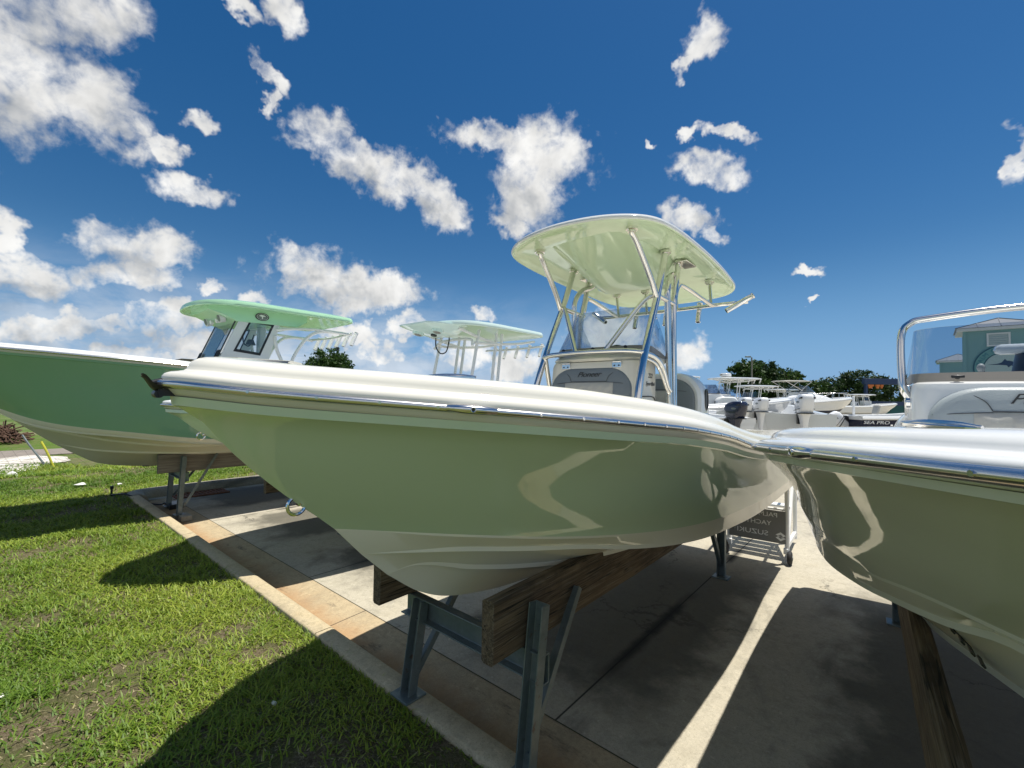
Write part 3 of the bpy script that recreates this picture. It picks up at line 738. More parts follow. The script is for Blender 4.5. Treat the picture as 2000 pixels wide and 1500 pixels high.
SPEC_L = dict(plan=Plan([(0, 0), (.05, .12), (.2, .32), (.5, .62), (1, .95), (1.5, 1.16), (2.2, 1.31), (3, 1.36), (5, 1.36), (8.2, 1.24)],
        [(0, 2.62), (1, 2.535), (2, 2.47), (2.8, 2.42), (5, 2.2), (8.2, 2.05)], 8.2),
    stem=[(1.25, 1.55), (1.616, 1.123), (1.80, .92), (1.92, .80), (2.2, .46), (2.45, .17), (2.62, 0)],
    keel=(1.55, zero, spl([(1.55, 1.25), (1.81, 1.06), (2.05, .914), (2.4, .835), (2.74, .80), (3.5, .765), (8.2, .74)])),
    strakes=[(1.55, SL1, spl([(1.55, 1.25), (2.0, 1.13), (2.7, 1.06), (3.4, 1.02), (8.2, .98)])), (1.2, SL2, spl([(1.2, 1.55), (1.6, 1.42), (2.2, 1.27), (3.0, 1.17), (8.2, 1.07)]))],
    chine=(.90, HL, spl([(.90, 1.83), (1.02, 1.70), (1.5, 1.49), (2.2, 1.37), (3.4, 1.21), (8.2, 1.10)])),
    boot=(.80, BL, spl([(.80, 1.92), (1.02, 1.765), (1.5, 1.57), (2.2, 1.445), (3.4, 1.285), (8.2, 1.18)])),
    top_mat='mint', bottom_mat='sand_light', band=2, band_mat='cream', deck_mat='white', floor=1.5, flare=2.3, deck_scale=.6)
# ---- roots
boatC = thing('fishing_boat', 'light green hulled boat with cream deck and pale green hardtop on steel legs', 'boat', (-1.975, .40, 0), 0)
boatR = thing('bay_boat', 'sand coloured boat without a hardtop, smoked windscreen under a steel hoop', 'boat', (.637, .65, 0), .05)
boat4 = thing('fishing_boat', 'pale aqua boat with white tube hardtop, mostly hidden behind the light green boat', 'boat', (-5.76, 1.18, 0), 0)
boatL = thing('sport_boat', 'dark mint green boat with enclosed windscreen and mint hardtop', 'boat', (-9.4, -.9, 0), 0)
hullC, deckC, railC = make_hull(boatC, SPEC_C)
hullR, deckR, railR = make_hull(boatR, SPEC_R)
hull4, deck4, rail4 = make_hull(boat4, SPEC_4)
hullL, deckL, railL = make_hull(boatL, SPEC_L)
# ------------------------------------------------------------------ fittings of the light green boat   (x port, y aft, z up)
pi = math.pi
def canopy(name, root, outline, z0, slope, s_ref, mats, thick=.06, dome=.09, recess=.05, cy=None):
    "moulded hardtop: outline is a list of (lat, s); rings from the crown over the edge to the hollow underside"
    cs = sum(p[1] for p in outline)/len(outline) if cy is None else cy
    O = [Vector((p[0], p[1])) for p in outline]; c = Vector((0, cs)); n = len(O)
    rs = []
    prof = [(.02, dome), (.35, dome*.97), (.7, dome*.85), (.88, dome*.68), (.955, dome*.48), (.985, thick*.62), (1.0, thick*.30), (1.0, .004), (.992, -.004), (.972, -.004), (.955, .010), (.90, recess*.75), (.7, recess), (.35, recess*1.05), (.02, recess*1.05)]
    for q, z in prof: rs.append([Vector((c.x+(p.x-c.x)*q, c.y+(p.y-c.y)*q, z0+z+slope*(c.y+(p.y-c.y)*q-s_ref))) for p in O])
    mb = MB(); mb.rings(rs, True, True); nr = len(prof)-1
    for i in range(nr):
        mi = 0 if i < 8 else 1
        for k in range(n): mb.m[i*n+k] = mi
    mb.m[-1] = 1; mb.m[-2] = 0
    return mb.build(name, mats, root, angle=50)
def closed_curve(pts, n=6):
    P_ = [Vector((p[0], p[1], 0)) for p in pts]; m = len(P_); out = []
    for i in range(m):
        p0, p1, p2, p3 = P_[i-1], P_[i], P_[(i+1) % m], P_[(i+2) % m]
        for k_ in range(n):
            t = k_/n; v = .5*((2*p1)+(p2-p0)*t+(2*p0-5*p1+4*p2-p3)*t*t+(3*p1-p0-3*p2+p3)*t**3); out.append((v.x, v.y))
    return out
half = [(0, 2.36), (.30, 2.40), (.52, 2.50), (.66, 2.64), (.725, 2.85), (.755, 3.2), (.765, 3.7), (.75, 4.2), (.71, 4.58), (.60, 4.80), (.42, 4.90), (.15, 4.94)]
out_C = closed_curve(half+[(-a, b) for a, b in reversed(half[1:])]+[], 5)
TZ, TSL, TS = 3.285, -.055, 2.6
topC = canopy('hardtop', boatC, out_C, TZ, TSL, TS, ['white', 'green_top'])
tz = lambda s: TZ+.045+TSL*(s-TS)
def flange(mb, p, r=.046, nrm=(0, 0, 1)):
    p = Vector(p); q = Vector(nrm); mb.cyl(p-q*.012, p+q*.012, r, 20); mb.cyl(p-q*.028, p-q*.012, r*.72, 20)
def tube_part(name, paths, r, mat, root, n=14, flanges=()):
    mb = MB()
    for p in paths: mb.tube(p, r, n)
    for f in flanges: flange(mb, f)
    return mb.build(name, mat, root, angle=50)
for sg in (1, -1):
    tube_part('top_leg', [[(sg*.52, 2.62, 1.22), (sg*.49, 2.80, 2.10), (sg*.47, 3.19, 2.90), (sg*.463, 3.36, tz(3.36))]], .0285, 'steel', boatC, flanges=[(sg*.463, 3.36, tz(3.36)-.01)])
    tube_part('top_leg', [[(sg*.475, 3.16, 2.84), (sg*.465, 3.06, 2.98), (sg*.45, 2.86, 3.20), (sg*.44, 2.775, 3.28), (sg*.44, 2.765, tz(2.76))]], .0235, 'steel', boatC, flanges=[(sg*.44, 2.765, tz(2.76)-.01)])
    # aft legs: two tubes close together, tied to the forward leg
    tube_part('top_leg', [[(sg*.50, 3.40, 1.22), (sg*.49, 3.39, 2.0), (sg*.475, 3.38, 2.80), (sg*.47, 3.40, 2.98), (sg*.455, 3.50, 3.10), (sg*.44, 3.64, 3.155), (sg*.43, 3.78, tz(3.8)-.02)]], .0255, 'steel', boatC)
    tube_part('top_leg', [[(sg*.505, 3.47, 1.22), (sg*.495, 3.48, 2.1), (sg*.475, 3.52, 2.80), (sg*.47, 3.57, 2.99), (sg*.468, 3.66, tz(3.66))]], .0255, 'steel', boatC, flanges=[(sg*.468, 3.66, tz(3.66)-.012)])
    mb = MB(); mb.box((sg*.50, 3.74, tz(3.72)-.014), (.11, .26, .010)); mb.build('mounting_plate', 'steel', boatC, bevel=.004)
    tube_part('side_rail', [[(sg*.472, 3.16, 2.87), (sg*.472, 3.38, 2.86), (sg*.472, 3.56, 2.85)]], .021, 'steel', boatC)
    # V braces in front of the windscreen
    tube_part('front_brace', [[(sg*.47, 3.18, 2.86), (sg*.43, 3.14, 2.86), (sg*.36, 3.08, 2.78), (sg*.14, 2.90, 2.40)]], .0205, 'steel', boatC)
    # rear support down to the rod holder rail
    tube_part('rear_brace', [[(sg*.47, 3.57, 2.90), (sg*.475, 3.62, 3.02), (sg*.49, 3.74, 3.05), (sg*.53, 4.35, 2.985), (sg*.54, 4.42, 2.985)]], .019, 'steel', boatC)
tube_part('rod_rail', [[(-.78, 4.47, 3.00), (-.55, 4.45, 2.99), (0, 4.44, 2.985), (.55, 4.45, 2.99), (.84, 4.52, 3.0)]], .019, 'steel', boatC)
for xx in (-.52, -.17, .17, .52):
    tube_part('rail_stanchion', [[(xx, 4.42, 2.97), (xx, 4.36, tz(4.36))]], .016, 'steel', boatC, flanges=[(xx, 4.36, tz(4.36)-.012)])
def rod_holder(root, a, b, mat='steel', r=.026):
    a, b = Vector(a), Vector(b); mb = MB(); t = (b-a).normalized(); n_ = 16
    x = t.cross(Vector((0, 0, 1))).normalized(); y = t.cross(x)
    ring = lambda c, q: [c+(x*math.cos(2*pi*k/n_)+y*math.sin(2*pi*k/n_))*q for k in range(n_)]
    mb.rings([ring(a, r*.8), ring(a, r), ring(b-t*.012, r), ring(b-t*.006, r*1.2), ring(b, r*1.15), ring(b, r*.82), ring(a+t*.01, r*.78)], True, False)
    return mb.build('rod_holder', mat, root, angle=50)
rod_holder(boatC, (.68, 4.36, 2.90), (.90, 4.46, 3.045)); rod_holder(boatC, (-.66, 4.36, 2.92), (-.88, 4.46, 3.06))
for xx in (-.36, 0, .36): rod_holder(boatC, (xx, 4.50, 2.84), (xx, 4.56, 3.05))
# light panel and electronics box under the hardtop
mb = MB(); el = [(.085*math.cos(t), .042*math.sin(t)) for t in np.linspace(0, 2*pi, 25)[:-1]]
lz = 3.205
def ebox():
    "moulded box that swells down out of the hardtop between the legs"
    rs = []
    for s, zz, w in ((2.75, 0.0, .30), (2.95, -.03, .36), (3.2, -.10, .41), (3.45, -.185, .43), (3.60, -.225, .43), (3.64, -.225, .425), (3.655, -.20, .42), (3.66, -.02, .42)):
        zt = tz(s)+.004; rs.append([Vector((x*w, s, zt+zz*(1-abs(x)**5))) for x in np.linspace(-1, 1, 17)]+[Vector((w, s, zt+.02)), Vector((-w, s, zt+.02))])
    mb = MB(); mb.rings(rs); return mb.build('electronics_box', 'green_top', topC, angle=40)
ebox()
def on_ebox(x, s): return tz(s)+.004-.10*((s-2.95)/.42)-.01
mb = MB(); mb.rings([[Vector((-.17+.085*math.cos(t)*q, 3.20+.05*math.sin(t)*q, on_ebox(0, 3.2+.05*math.sin(t)*q)+dz)) for t in np.linspace(0, 2*pi, 25)[:-1]] for q, dz in ((1, .0), (1, -.016), (.9, -.02), (.02, -.02))])
lp = mb.build('light_panel', 'white', topC)
for i in range(5):
    mb = MB(); p = Vector((-.23+.03*i, 3.2, on_ebox(0, 3.2)-.0215)); mb.cyl(p, p-Vector((0, 0, .004)), .008, 10); mb.build('lamp_lens', 'frit', lp)
mb = MB(); mb.cyl((.12, 4.1, tz(4.1)), (.12, 4.1, tz(4.1)-.07), .12, 24); mb.cyl((-.1, 4.0, tz(4.0)), (-.1, 4.0, tz(4.0)-.015), .07, 20); mb.build('stereo_speaker', 'green_top', topC)

# ---- console
def console(root, x, s0, s1, z0, z1, mat, rake=.06, rnd=.10):
    rs = []
    def ring(z, sa, sb, w, r):
        pts = []
        for cx, cs, a0 in ((w-r, sa+r, -pi/2), (w-r, sb-r, 0), (-w+r, sb-r, pi/2), (-w+r, sa+r, pi)):
            for k_ in range(7): a = a0+pi/2*k_/6; pts.append(Vector((cx+r*math.cos(a), cs+r*math.sin(a), z)))
        return pts
    for z, d, e in ((z0, 0, 0), (z1-.16, rake*.7, 0), (z1-.05, rake*.9, .0), (z1-.012, rake, .008), (z1, rake+.02, .025)):
        rs.append(ring(z, s0+d+e, s1-e, x-e, rnd))
    mb = MB(); mb.rings(rs); return mb.build('console', mat, root, angle=40)
conC = console(boatC, .435, 2.86, 3.31, 1.22, 2.33, 'shell', .06)
# hood that carries the windscreen
mb = MB(); rs = []
for z, sa, sb, w in ((2.325, 2.915, 3.36, .452), (2.345, 2.905, 3.38, .46), (2.372, 2.93, 3.42, .455), (2.40, 2.985, 3.46, .42)):
    pts = []
    for k_ in range(13): a = pi+pi*k_/12; pts.append(Vector((w*math.cos(a)*(1 if True else 1), sa+.16+.16*math.sin(a), z)))
    pts += [Vector((w, sb, z-.02)), Vector((-w, sb, z-.02))]; rs.append(pts)
mb.rings(rs); mb.build('console_hood', 'shell', conC, angle=40)
def windshield(root, base, top, mat, band=.10, frit='frit'):
    "base and top are matching polylines"
    n = len(base); mb = MB(); gm = MB()
    off = lambda p: Vector((p[0]*.985, p[1]+.006, p[2]))
    lo = [Vector(b)*(1-band)+Vector(t)*band for b, t in zip(base, top)]
    mb.rings([[Vector(p) for p in lo], [Vector(p) for p in top], [off(p) for p in top], [off(p) for p in lo]], False, False)
    w = mb.build('windshield', mat, root, angle=60)
    mb = MB(); mb.rings([[Vector(p) for p in base], lo, [off(p) for p in lo], [off(p) for p in base]], False, False)
    mb.build('window_band', frit, w, angle=60)
    return w
def ushape(w, s0, s1, z, r, zs=None, n=10):
    "U in plan, open aft: from starboard aft round the bow side to port aft"
    pts = [(-w, s1), (-w, s1*.5+(s0+r)*.5)]
    for k_ in range(n+1): a = pi+pi/2*k_/n; pts.append((-w+r+r*math.cos(a), s0+r+r*math.sin(a)))
    pts.append((0, s0-.015))
    for k_ in range(n+1): a = -pi/2+pi/2*k_/n; pts.append((w-r+r*math.cos(a), s0+r+r*math.sin(a)))
    pts += [(w, s1*.5+(s0+r)*.5), (w, s1)]
    zf = z if callable(z) else (lambda s: z)
    return [Vector((a, b, zf(b))) for a, b in pts]
wsC = windshield(conC, ushape(.455, 2.955, 3.50, lambda s: 2.39 if s < 3.2 else 2.39-.22*(s-3.2), .16), ushape(.385, 3.19, 3.56, lambda s: 2.80 if s < 3.3 else 2.80-1.05*(s-3.3), .14), 'smoke_glass', .14)
for xx in (-.30, .0, .30):
    mb = MB(); p = Vector((xx, 2.957, 2.43)); mb.cyl(p, p+Vector((0, -.014, .004)), .013, 10); mb.build('window_knob', 'black', wsC)
mb = MB(); mb.sphere((.08, 3.22, 2.43), .06, sc=(1.4, .8, 1)); mb.cyl((.08, 3.22, 2.33), (.08, 3.22, 2.45), .045); mb.build('compass', 'black', conC)
tube_part('grab_rail', [[(-.47, 3.0, 2.05), (-.468, 2.915, 2.33), (-.45, 2.89, 2.378), (-.30, 2.878, 2.392), (0, 2.872, 2.397), (.30, 2.878, 2.392), (.45, 2.89, 2.378), (.475, 2.93, 2.37), (.485, 3.10, 2.345), (.488, 3.24, 2.27), (.492, 3.34, 2.12), (.495, 3.385, 2.08)]], .0225, 'steel', conC)
tube_part('grab_rail', [[(.475, 2.90, 2.335), (.486, 3.10, 2.30), (.488, 3.22, 2.22), (.492, 3.32, 2.10), (.495, 3.385, 2.05)]], .013, 'steel', conC)
for xx in (-.245, .245):
    mb = MB(); fy = 2.912
    mb.box((xx, fy, 2.285), (.085, .008, .045)); mb.cyl((xx-.04, fy-.002, 2.312), (xx+.04, fy-.002, 2.312), .008, 10); h_ = mb.build('hinge', 'steel', conC, bevel=.004)
    for q in (-.02, .02):
        mb = MB(); mb.cyl((xx+q, fy-.004, 2.28), (xx+q, fy-.0065, 2.28), .007, 10); mb.build('screw', 'black', h_)
def seat_cushion(root, cx, s, z0, z1, w, mats, text=None, thick=.075, tilt=.05, name='seat_backrest', pale=None, tsize=.062):
    "arched backrest pad facing forward with seams, a paler quilted panel and script"
    def outl(q, zc=None):
        pts = []; H = z1-z0; W = w*q[0]; top = z1-(1-q[1])*.05; r = min(.24, W*.55)
        pts.append((-W, z0))
        for k_ in range(11): a = pi-pi/2*k_/10; pts.append((-W+r+r*math.cos(a), top-r*.8+r*.8*math.sin(a)))
        for k_ in range(11): a = pi/2-pi/2*k_/10; pts.append((W-r+r*math.cos(a), top-r*.8+r*.8*math.sin(a)))
        pts.append((W, z0)); return pts
    tl = lambda z: s+tilt*(z-z0)/(z1-z0)
    rs = []
    for sc_, d in (((1.0, 1.0), 0), ((1.0, 1.0), -thick*.6), ((.985, .9), -thick*.88), ((.95, .6), -thick), ((.5, -1.5), -thick*1.05)):
        rs.append([Vector((cx+a, tl(z)+d, z)) for a, z in outl(sc_)])
    mb = MB(); mb.rings(rs); pad = mb.build(name, mats, root, angle=50)
    f = -thick*1.06
    # seams
    for sg in (1, -1):
        mb = MB(); mb.tube([(cx+sg*w*.62, tl(z1-.03)+f+.008, z1-.035), (cx+sg*w*.50, tl(z1-.07)+f, z1-.07), (cx+sg*w*.44, tl(z1-.115)+f, z1-.115)], .0022, 6); mb.build('seam', 'seam', pad)
        mb = MB(); mb.tube([(cx+sg*w*.97, tl(z1-.14)+f+.016, z1-.14), (cx+sg*w*.72, tl(z1-.13)+f, z1-.13), (cx+sg*w*.44, tl(z1-.122)+f, z1-.122)], .0022, 6); mb.build('seam', 'seam', pad)
    mb = MB(); mb.box((cx, tl(z1-.118)+f-.002, z1-.118), (w*.88, .006, .007)); mb.build('seam', 'seam', pad)
    # quilted panel with diamond tufts
    pw, pz1, pz0 = w*.60, z1-.126, z0+.02; nx, nz = 25, 21; vs = []; fs = []
    for j in range(nz):
        for i in range(nx):
            a = -pw+2*pw*i/(nx-1); z = pz0+(pz1-pz0)*j/(nz-1)
            q = abs(math.sin((a+z)*pi/.085))*abs(math.sin((a-z)*pi/.085))
            edge = min(1, min(i, nx-1-i, j, nz-1-j)/1.0)
            vs.append(Vector((cx+a, tl(z)+f-edge*(.004+.018*q**.5), z)))
    for j in range(nz-1):
        for i in range(nx-1): fs.append((j*nx+i, j*nx+i+1, (j+1)*nx+i+1, (j+1)*nx+i))
    mb = MB(); mb.add(vs, fs); mb.build('quilted_panel', pale or 'vinyl_white', pad, angle=80)
    if text:
        zt = z1-.058; text_mesh('lettering', text, tsize, 'letter_dark', frame((cx+.0, tl(zt)+f-.001, zt), (1, 0, .0), (0, 0, 1)), pad, shear=.45, sx=1.25, spacing=.92)
    return pad
seat_cushion(boatC, -.005, 2.925, 1.62, 2.268, .385, 'vinyl', 'Pioneer')
text_mesh('lettering', '222', .055, 'letter_dark', frame((.4365, 3.12, 2.20), (0, 1, 0), (0, 0, 1)), conC, shear=.3)
text_mesh('lettering', 'Sportfish', .048, 'letter_dark', frame((.4365, 3.12, 2.135), (0, 1, 0), (0, 0, 1)), conC, shear=.4)
mb = MB(); mb.tube([(.437, 2.98, 2.03), (.4375, 3.16, 2.03), (.4375, 3.215, 2.0), (.4375, 3.235, 1.93), (.437, 3.24, 1.6)], .005, 8); mb.build('hatch_seam', 'letter_dark', conC)

# ---- leaning post
def leaning_post(root, s, x, z1):
    W = x; rs = []
    pr = []
    # side profile of the shell in (s, z)
    for sg in (1, -1):
        outer = [(s-.02, 1.22), (s-.05, 1.75), (s-.045, z1-.20), (s-.01, z1-.07), (s+.05, z1-.015), (s+.13, z1), (s+.20, z1-.02), (s+.28, z1-.12), (s+.33, z1-.28), (s+.35, 1.8), (s+.34, 1.22)]
    def sect(t):
        # arch section across the boat: t along the arch
        return t
    arch = []
    r = .26
    arch.append((-W, 1.22))
    for k_ in range(13): a = pi-pi/2*k_/12; arch.append((-W+r+r*math.cos(a), z1-r+r*math.sin(a)))
    for k_ in range(13): a = pi/2-pi/2*k_/12; arch.append((W-r+r*math.cos(a), z1-r+r*math.sin(a)))
    arch.append((W, 1.22))
    rows = []
    for q, ds in ((.86, -.035), (.93, -.05), (.99, -.03), (1.0, .02), (1.0, .13), (.985, .20), (.93, .26), (.86, .28)):
        rows.append([Vector((a*q, s+ds+.10*max(0, (z-1.7))*.3, 1.22+(z-1.22)*(q*.35+.65))) for a, z in arch])
    mb = MB(); mb.rings(rows, False, False); n = len(arch)
    mb.add(rows[0], [tuple(range(n))]); mb.add(rows[-1], [tuple(range(n-1, -1, -1))])
    shell = mb.build('leaning_post', 'white', root, angle=45)
    seat_cushion(shell, 0, s-.025, 1.35, z1-.055, W*.87, 'vinyl', None, .06, .05, 'backrest_cushion')
    for sg in (1, -1):
        mb = MB(); mb.rings([[Vector((sg*(W+.004+dx), s+.11+.05*math.cos(t)*q, z1-.27+.11*math.sin(t)*q)) for t in np.linspace(0, 2*pi, 25)[:-1]] for q, dx in ((1, -.01), (1, .003), (.85, .004), (.8, -.002), (.05, -.004))])
        mb.build('hand_hole', 'black', shell)
    return shell
leaning_post(boatC, 4.22, .50, 2.285)
# ---- small deck hardware
def cleat(root, x, s, z, ang=0):
    mb = MB(); c_, s_ = math.cos(ang), math.sin(ang)
    q = lambda a, b, h: (x+a*c_-b*s_, s+a*s_+b*c_, z+h)
    mb.tube([q(0, -.10, .003), q(0, -.05, .006), q(0, 0, .0065), q(0, .05, .006), q(0, .10, .003)], lambda u: .003+.004*math.sin(pi*u), 10)
    mb.rings([[Vector(q(.022*math.cos(t)*k_, .10*math.sin(t)*k_, h)) for t in np.linspace(0, 2*pi, 21)[:-1]] for k_, h in ((1, -.004), (1, .002), (.9, .004))])
    return mb.build('cleat', 'steel', root)
def side_cleat(root, pl, s, sg, d=.20, sc=1.0):
    p = pl.pt(s/pl.L, d, .128*sc); e = .02; q = pl.pt((s+e)/pl.L, d, .128*sc); a = -math.atan2((q.x-p.x)*sg, q.y-p.y)
    return cleat(root, p.x*sg, p.y, p.z+.004, a)
PC = SPEC_C['plan']
for sg in (1, -1):
    for s, d in ((.72, .25), (2.5, .15), (5.6, .15)): side_cleat(boatC, PC, s, sg, d, .96)
rail_screws(PC, railC, (1, -1), .18, 3.6, .16); rail_light(PC, railC, .76, 1); rail_light(PC, railC, .76, -1)
def eye(root, s, z, r=.038):
    mb = MB(); mb.torus((0, s-.02, z-.01), (1, 0, 0), r, .008, 24, 8, arc=(0, 2*pi)); mb.cyl((0, s+.03, z+.015), (0, s-.012, z+.0), .016, 12)
    return mb.build('bow_eye', 'steel', root)
eye(hullC, .505, 1.535)
# anchor and bow roller
def anchor(root):
    mb = MB()
    rs = []
    for t in np.linspace(0, 1, 11):
        s = .02-.075*t; z = 2.045-.028*math.sin(pi*min(1, t*1.15))+.018*t**3; w = .010+.024*math.sin(pi*(.15+.8*t)); h = .013*(1-.55*t)
        rs.append([Vector((-w, s, z+h)), Vector((0, s-.004, z+h*.7)), Vector((w, s, z+h)), Vector((w*.9, s, z-h*.4)), Vector((0, s-.004, z-h)), Vector((-w*.9, s, z-h*.4))])
    mb.tube([(0, .14, 2.085), (0, .03, 2.055), (0, -.03, 2.035)], .010, 8)
    mb.rings(rs); a = mb.build('anchor', 'black', root, angle=60)
    mb = MB(); mb.cyl((-.022, -.010, 1.998), (.022, -.010, 1.998), .014, 16); mb.box((-.024, .012, 2.004), (.005, .05, .026)); mb.box((.024, .012, 2.004), (.005, .05, .026))
    mb.build('bow_roller', 'black', a)
anchor(boatC)
# ------------------------------------------------------------------ stands and timber bunks
def channel(mb, a, b, w, d, t, face):
    "U channel from a to b, opening towards face"
    a, b = Vector(a), Vector(b); ax = (b-a).normalized(); f = Vector(face); f = (f-ax*f.dot(ax)).normalized(); sd = ax.cross(f)
    sec = [(-w/2, 0), (w/2, 0), (w/2, d), (w/2-t, d), (w/2-t, t), (-w/2+t, t), (-w/2+t, d), (-w/2, d)]
    mb.rings([[p+sd*x+f*y for x, y in sec] for p in (a, b)])
def stand(loc, rz, label, legs, beam, braces, mat='galv', group='steel boat stands', foot=True):
    t = thing('boat_stand', label, 'boat stand', loc, rz, group)
    for a, b in legs:
        mb = MB(); channel(mb, a, b, .088, .065, .008, (0, -1, 0)); mb.build('leg', mat, t, smooth=False, bevel=.003)
        if foot:
            mb = MB(); mb.box((a[0], a[1]-.03, a[2]+.006), (.17, .15, .014)); mb.build('foot_plate', mat, t, smooth=False, bevel=.003)
    for a, b in legs:
        for q in (.12, .86):
            p = Vector(a).lerp(Vector(b), q); mb = MB(); mb.cyl(p+Vector((0, -.008, 0)), p+Vector((0, -.022, 0)), .013, 6); mb.build('bolt', mat, t, smooth=False)
    mb = MB(); channel(mb, beam[0], beam[1], .15, .06, .009, (0, -1, 0)); mb.build('cross_beam', mat, t, smooth=False, bevel=.003)
    for a, b in braces:
        mb = MB(); mb.beam(a, b, .012, .05, (1, 0, 0)); mb.beam(Vector(a)+Vector((.02, 0, 0)), Vector(b)+Vector((.02, 0, 0)), .04, .010, (1, 0, 0)); mb.build('brace', mat, t, smooth=False)
    return t
def bunk(root_loc, rz, x, s0, s1, z0, z1, w, label, mat='wood', group='timber bunks under the boats'):
    mb = MB(); n = 24; rs = []; r = .012
    sec = [(-w/2+r, z0), (w/2-r, z0), (w/2, z0+r), (w/2, z1-r), (w/2-r, z1), (-w/2+r, z1), (-w/2, z1-r), (-w/2, z0+r)]
    rg = random.Random(int((x+s0)*1000))
    for i in range(n+1):
        s = s0+(s1-s0)*i/n; rs.append([Vector((x+a+rg.uniform(-.002, .002), s, z+rg.uniform(-.002, .002))) for a, z in sec])
    mb.rings(rs); o = mb.build('timber_bunk', mat, None, angle=30); o.location = root_loc; o.rotation_euler = (0, 0, rz)
    # grain follows the object's own axes
    return tag(o, label, 'timber', group)
lC = tuple(boatC.location); lR = tuple(boatR.location); l4 = tuple(boat4.location); lL = tuple(boatL.location)
bunk(lC, 0, .47, 1.20, 5.8, .725, 1.03, .076, 'weathered timber bunk with sawn end, under near side of the light green hull')
bunk(lC, 0, -.47, 1.20, 5.8, .725, 1.03, .076, 'weathered timber bunk under the far side of the light green hull, only its end showing')
bunk(lR, .05, -.47, .80, 5.2, .725, 1.03, .065, 'dark timber bunk running up under the sand coloured boat')
bunk(lR, .05, .47, .80, 5.2, .725, 1.03, .065, 'timber bunk under the far side of the sand coloured boat')
bunk(lL, 0, .52, 2.69, 7.6, .735, 1.035, .076, 'grey timber bunk under the dark mint green boat, bolted to a steel leg', 'wood_grey')
bunk(lL, 0, -.52, 2.69, 7.6, .735, 1.035, .076, 'grey timber bunk under the far side of the dark mint green boat', 'wood_grey')
bunk(l4, 0, .47, 1.20, 5.8, .725, 1.03, .076, 'timber bunk under the pale aqua boat, nearer side')
bunk(l4, 0, -.47, 1.20, 5.8, .725, 1.03, .076, 'timber bunk under the pale aqua boat, far side')
def stand_pair(loc, rz, what, y_front, y_rear, zf, mat='galv', xo=(-.36, .575)):
    xa, xb = xo
    stand((loc[0]-math.sin(rz)*y_front, loc[1]+math.cos(rz)*y_front, 0), rz, 'galvanised steel stand with channel legs on the kerb, bow end of the %s' % what,
          [((xa, .0, zf), (xa, .085, .70)), ((xb, .0, zf), (xb, .10, .955))], ((-.55, .10, .645), (.62, .10, .645)),
          [((xa, .02, zf+.12), (xa-.005, .40, .72)), ((xb-.01, .03, zf+.18), (xb-.05, .50, .90))], mat)
    stand((loc[0]-math.sin(rz)*y_rear, loc[1]+math.cos(rz)*y_rear, 0), rz, 'dark steel stand with upright legs at stern end of the %s' % what,
          [((-.42, 0, 0), (-.42, 0, .70)), ((.42, 0, 0), (.42, 0, .70))], ((-.55, .045, .645), (.55, .045, .645)),
          [((-.42, .0, .12), (-.42, -.42, .72)), ((.40, .0, .12), (.40, -.42, .72))], mat)
stand_pair(lC, 0, 'light green boat', 1.40, 5.15, .15)
stand_pair(lR, .05, 'sand coloured boat', 1.10, 4.87, .15, xo=(-.56, .36))
stand_pair(l4, 0, 'pale aqua boat', 2.3, 4.9, .0)
# the dark mint boat's front stand sits in the gutter on concrete pads
t = stand((-9.27, 2.08, 0), 0, 'weathered grey steel stand bolted to timber in the gutter under the mint boat', [((-.50, .10, .02), (-.50, .13, .72)), ((.50, .02, .06), (.50, .06, .99))], ((-.6, .12, .645), (.45, .12, .645)),
      [((.50, .05, .20), (.47, .50, 1.0)), ((-.5, .12, .2), (-.5, .5, .72))], 'galv')
mb = MB(); mb.box((.56, .04, .03), (.34, .15, .085)); mb.build('footing_block', M['kerb_old'], t, bevel=.01)
mb = MB(); mb.box((-.48, .14, .03), (.36, .2, .085)); mb.build('footing_block', 'black', t, bevel=.01)
stand((-9.4, 6.3, 0), 0, 'steel stand at the stern end of the mint boat', [((-.45, 0, 0), (-.45, 0, .70)), ((.45, 0, 0), (.45, 0, .70))], ((-.6, .045, .645), (.6, .045, .645)), [((-.45, 0, .12), (-.45, -.42, .72)), ((.43, 0, .12), (.43, -.42, .72))])

# ------------------------------------------------------------------ fittings of the sand coloured boat
conR = console(boatR, .455, 2.50, 3.25, 1.2, 2.12, 'white', .05, .12)
wsR = windshield(conR, ushape(.455, 2.60, 3.3, 2.115, .17), ushape(.425, 2.74, 3.42, lambda s: 2.425 if s < 2.95 else 2.425-.5*(s-2.95), .16), 'smoke_glass', .17)
for xx in (-.28, .0, .28):
    mb = MB(); p = Vector((xx, 2.598, 2.14)); mb.cyl(p, p+Vector((0, -.018, .004)), .011, 10); mb.box(p+Vector((0, -.018, .004)), (.05, .012, .014)); mb.build('window_latch', 'black', wsR, bevel=.003)
tube_part('windscreen_hoop', [[(-.43, 2.72, 2.00), (-.478, 2.71, 2.07), (-.488, 2.72, 2.16), (-.487, 2.76, 2.38), (-.45, 2.77, 2.455), (-.36, 2.775, 2.48), (0, 2.775, 2.505), (.36, 2.775, 2.48), (.45, 2.77, 2.455), (.487, 2.76, 2.38), (.488, 2.72, 2.16), (.478, 2.71, 2.07), (.43, 2.72, 2.0)]], .0185, 'steel', conR)
for sg in (1, -1):
    mb = MB(); mb.cyl((sg*.45, 2.72, 2.01), (sg*.478, 2.72, 2.01), .035, 20); mb.box((sg*.465, 2.74, 2.08), (.03, .05, .05)); mb.build('hoop_bracket', 'steel', conR, bevel=.006)
seat_cushion(boatR, 0.0, 2.52, 1.45, 2.088, .40, 'vinyl_pale', 'Pioneer', .085, .05, pale='vinyl_white', tsize=.068)
mb = MB(); mb.box((.105, 2.92, 2.302), (.40, .10, .052)); pl_ = mb.build('chart_plotter', 'white', conR, bevel=.022)
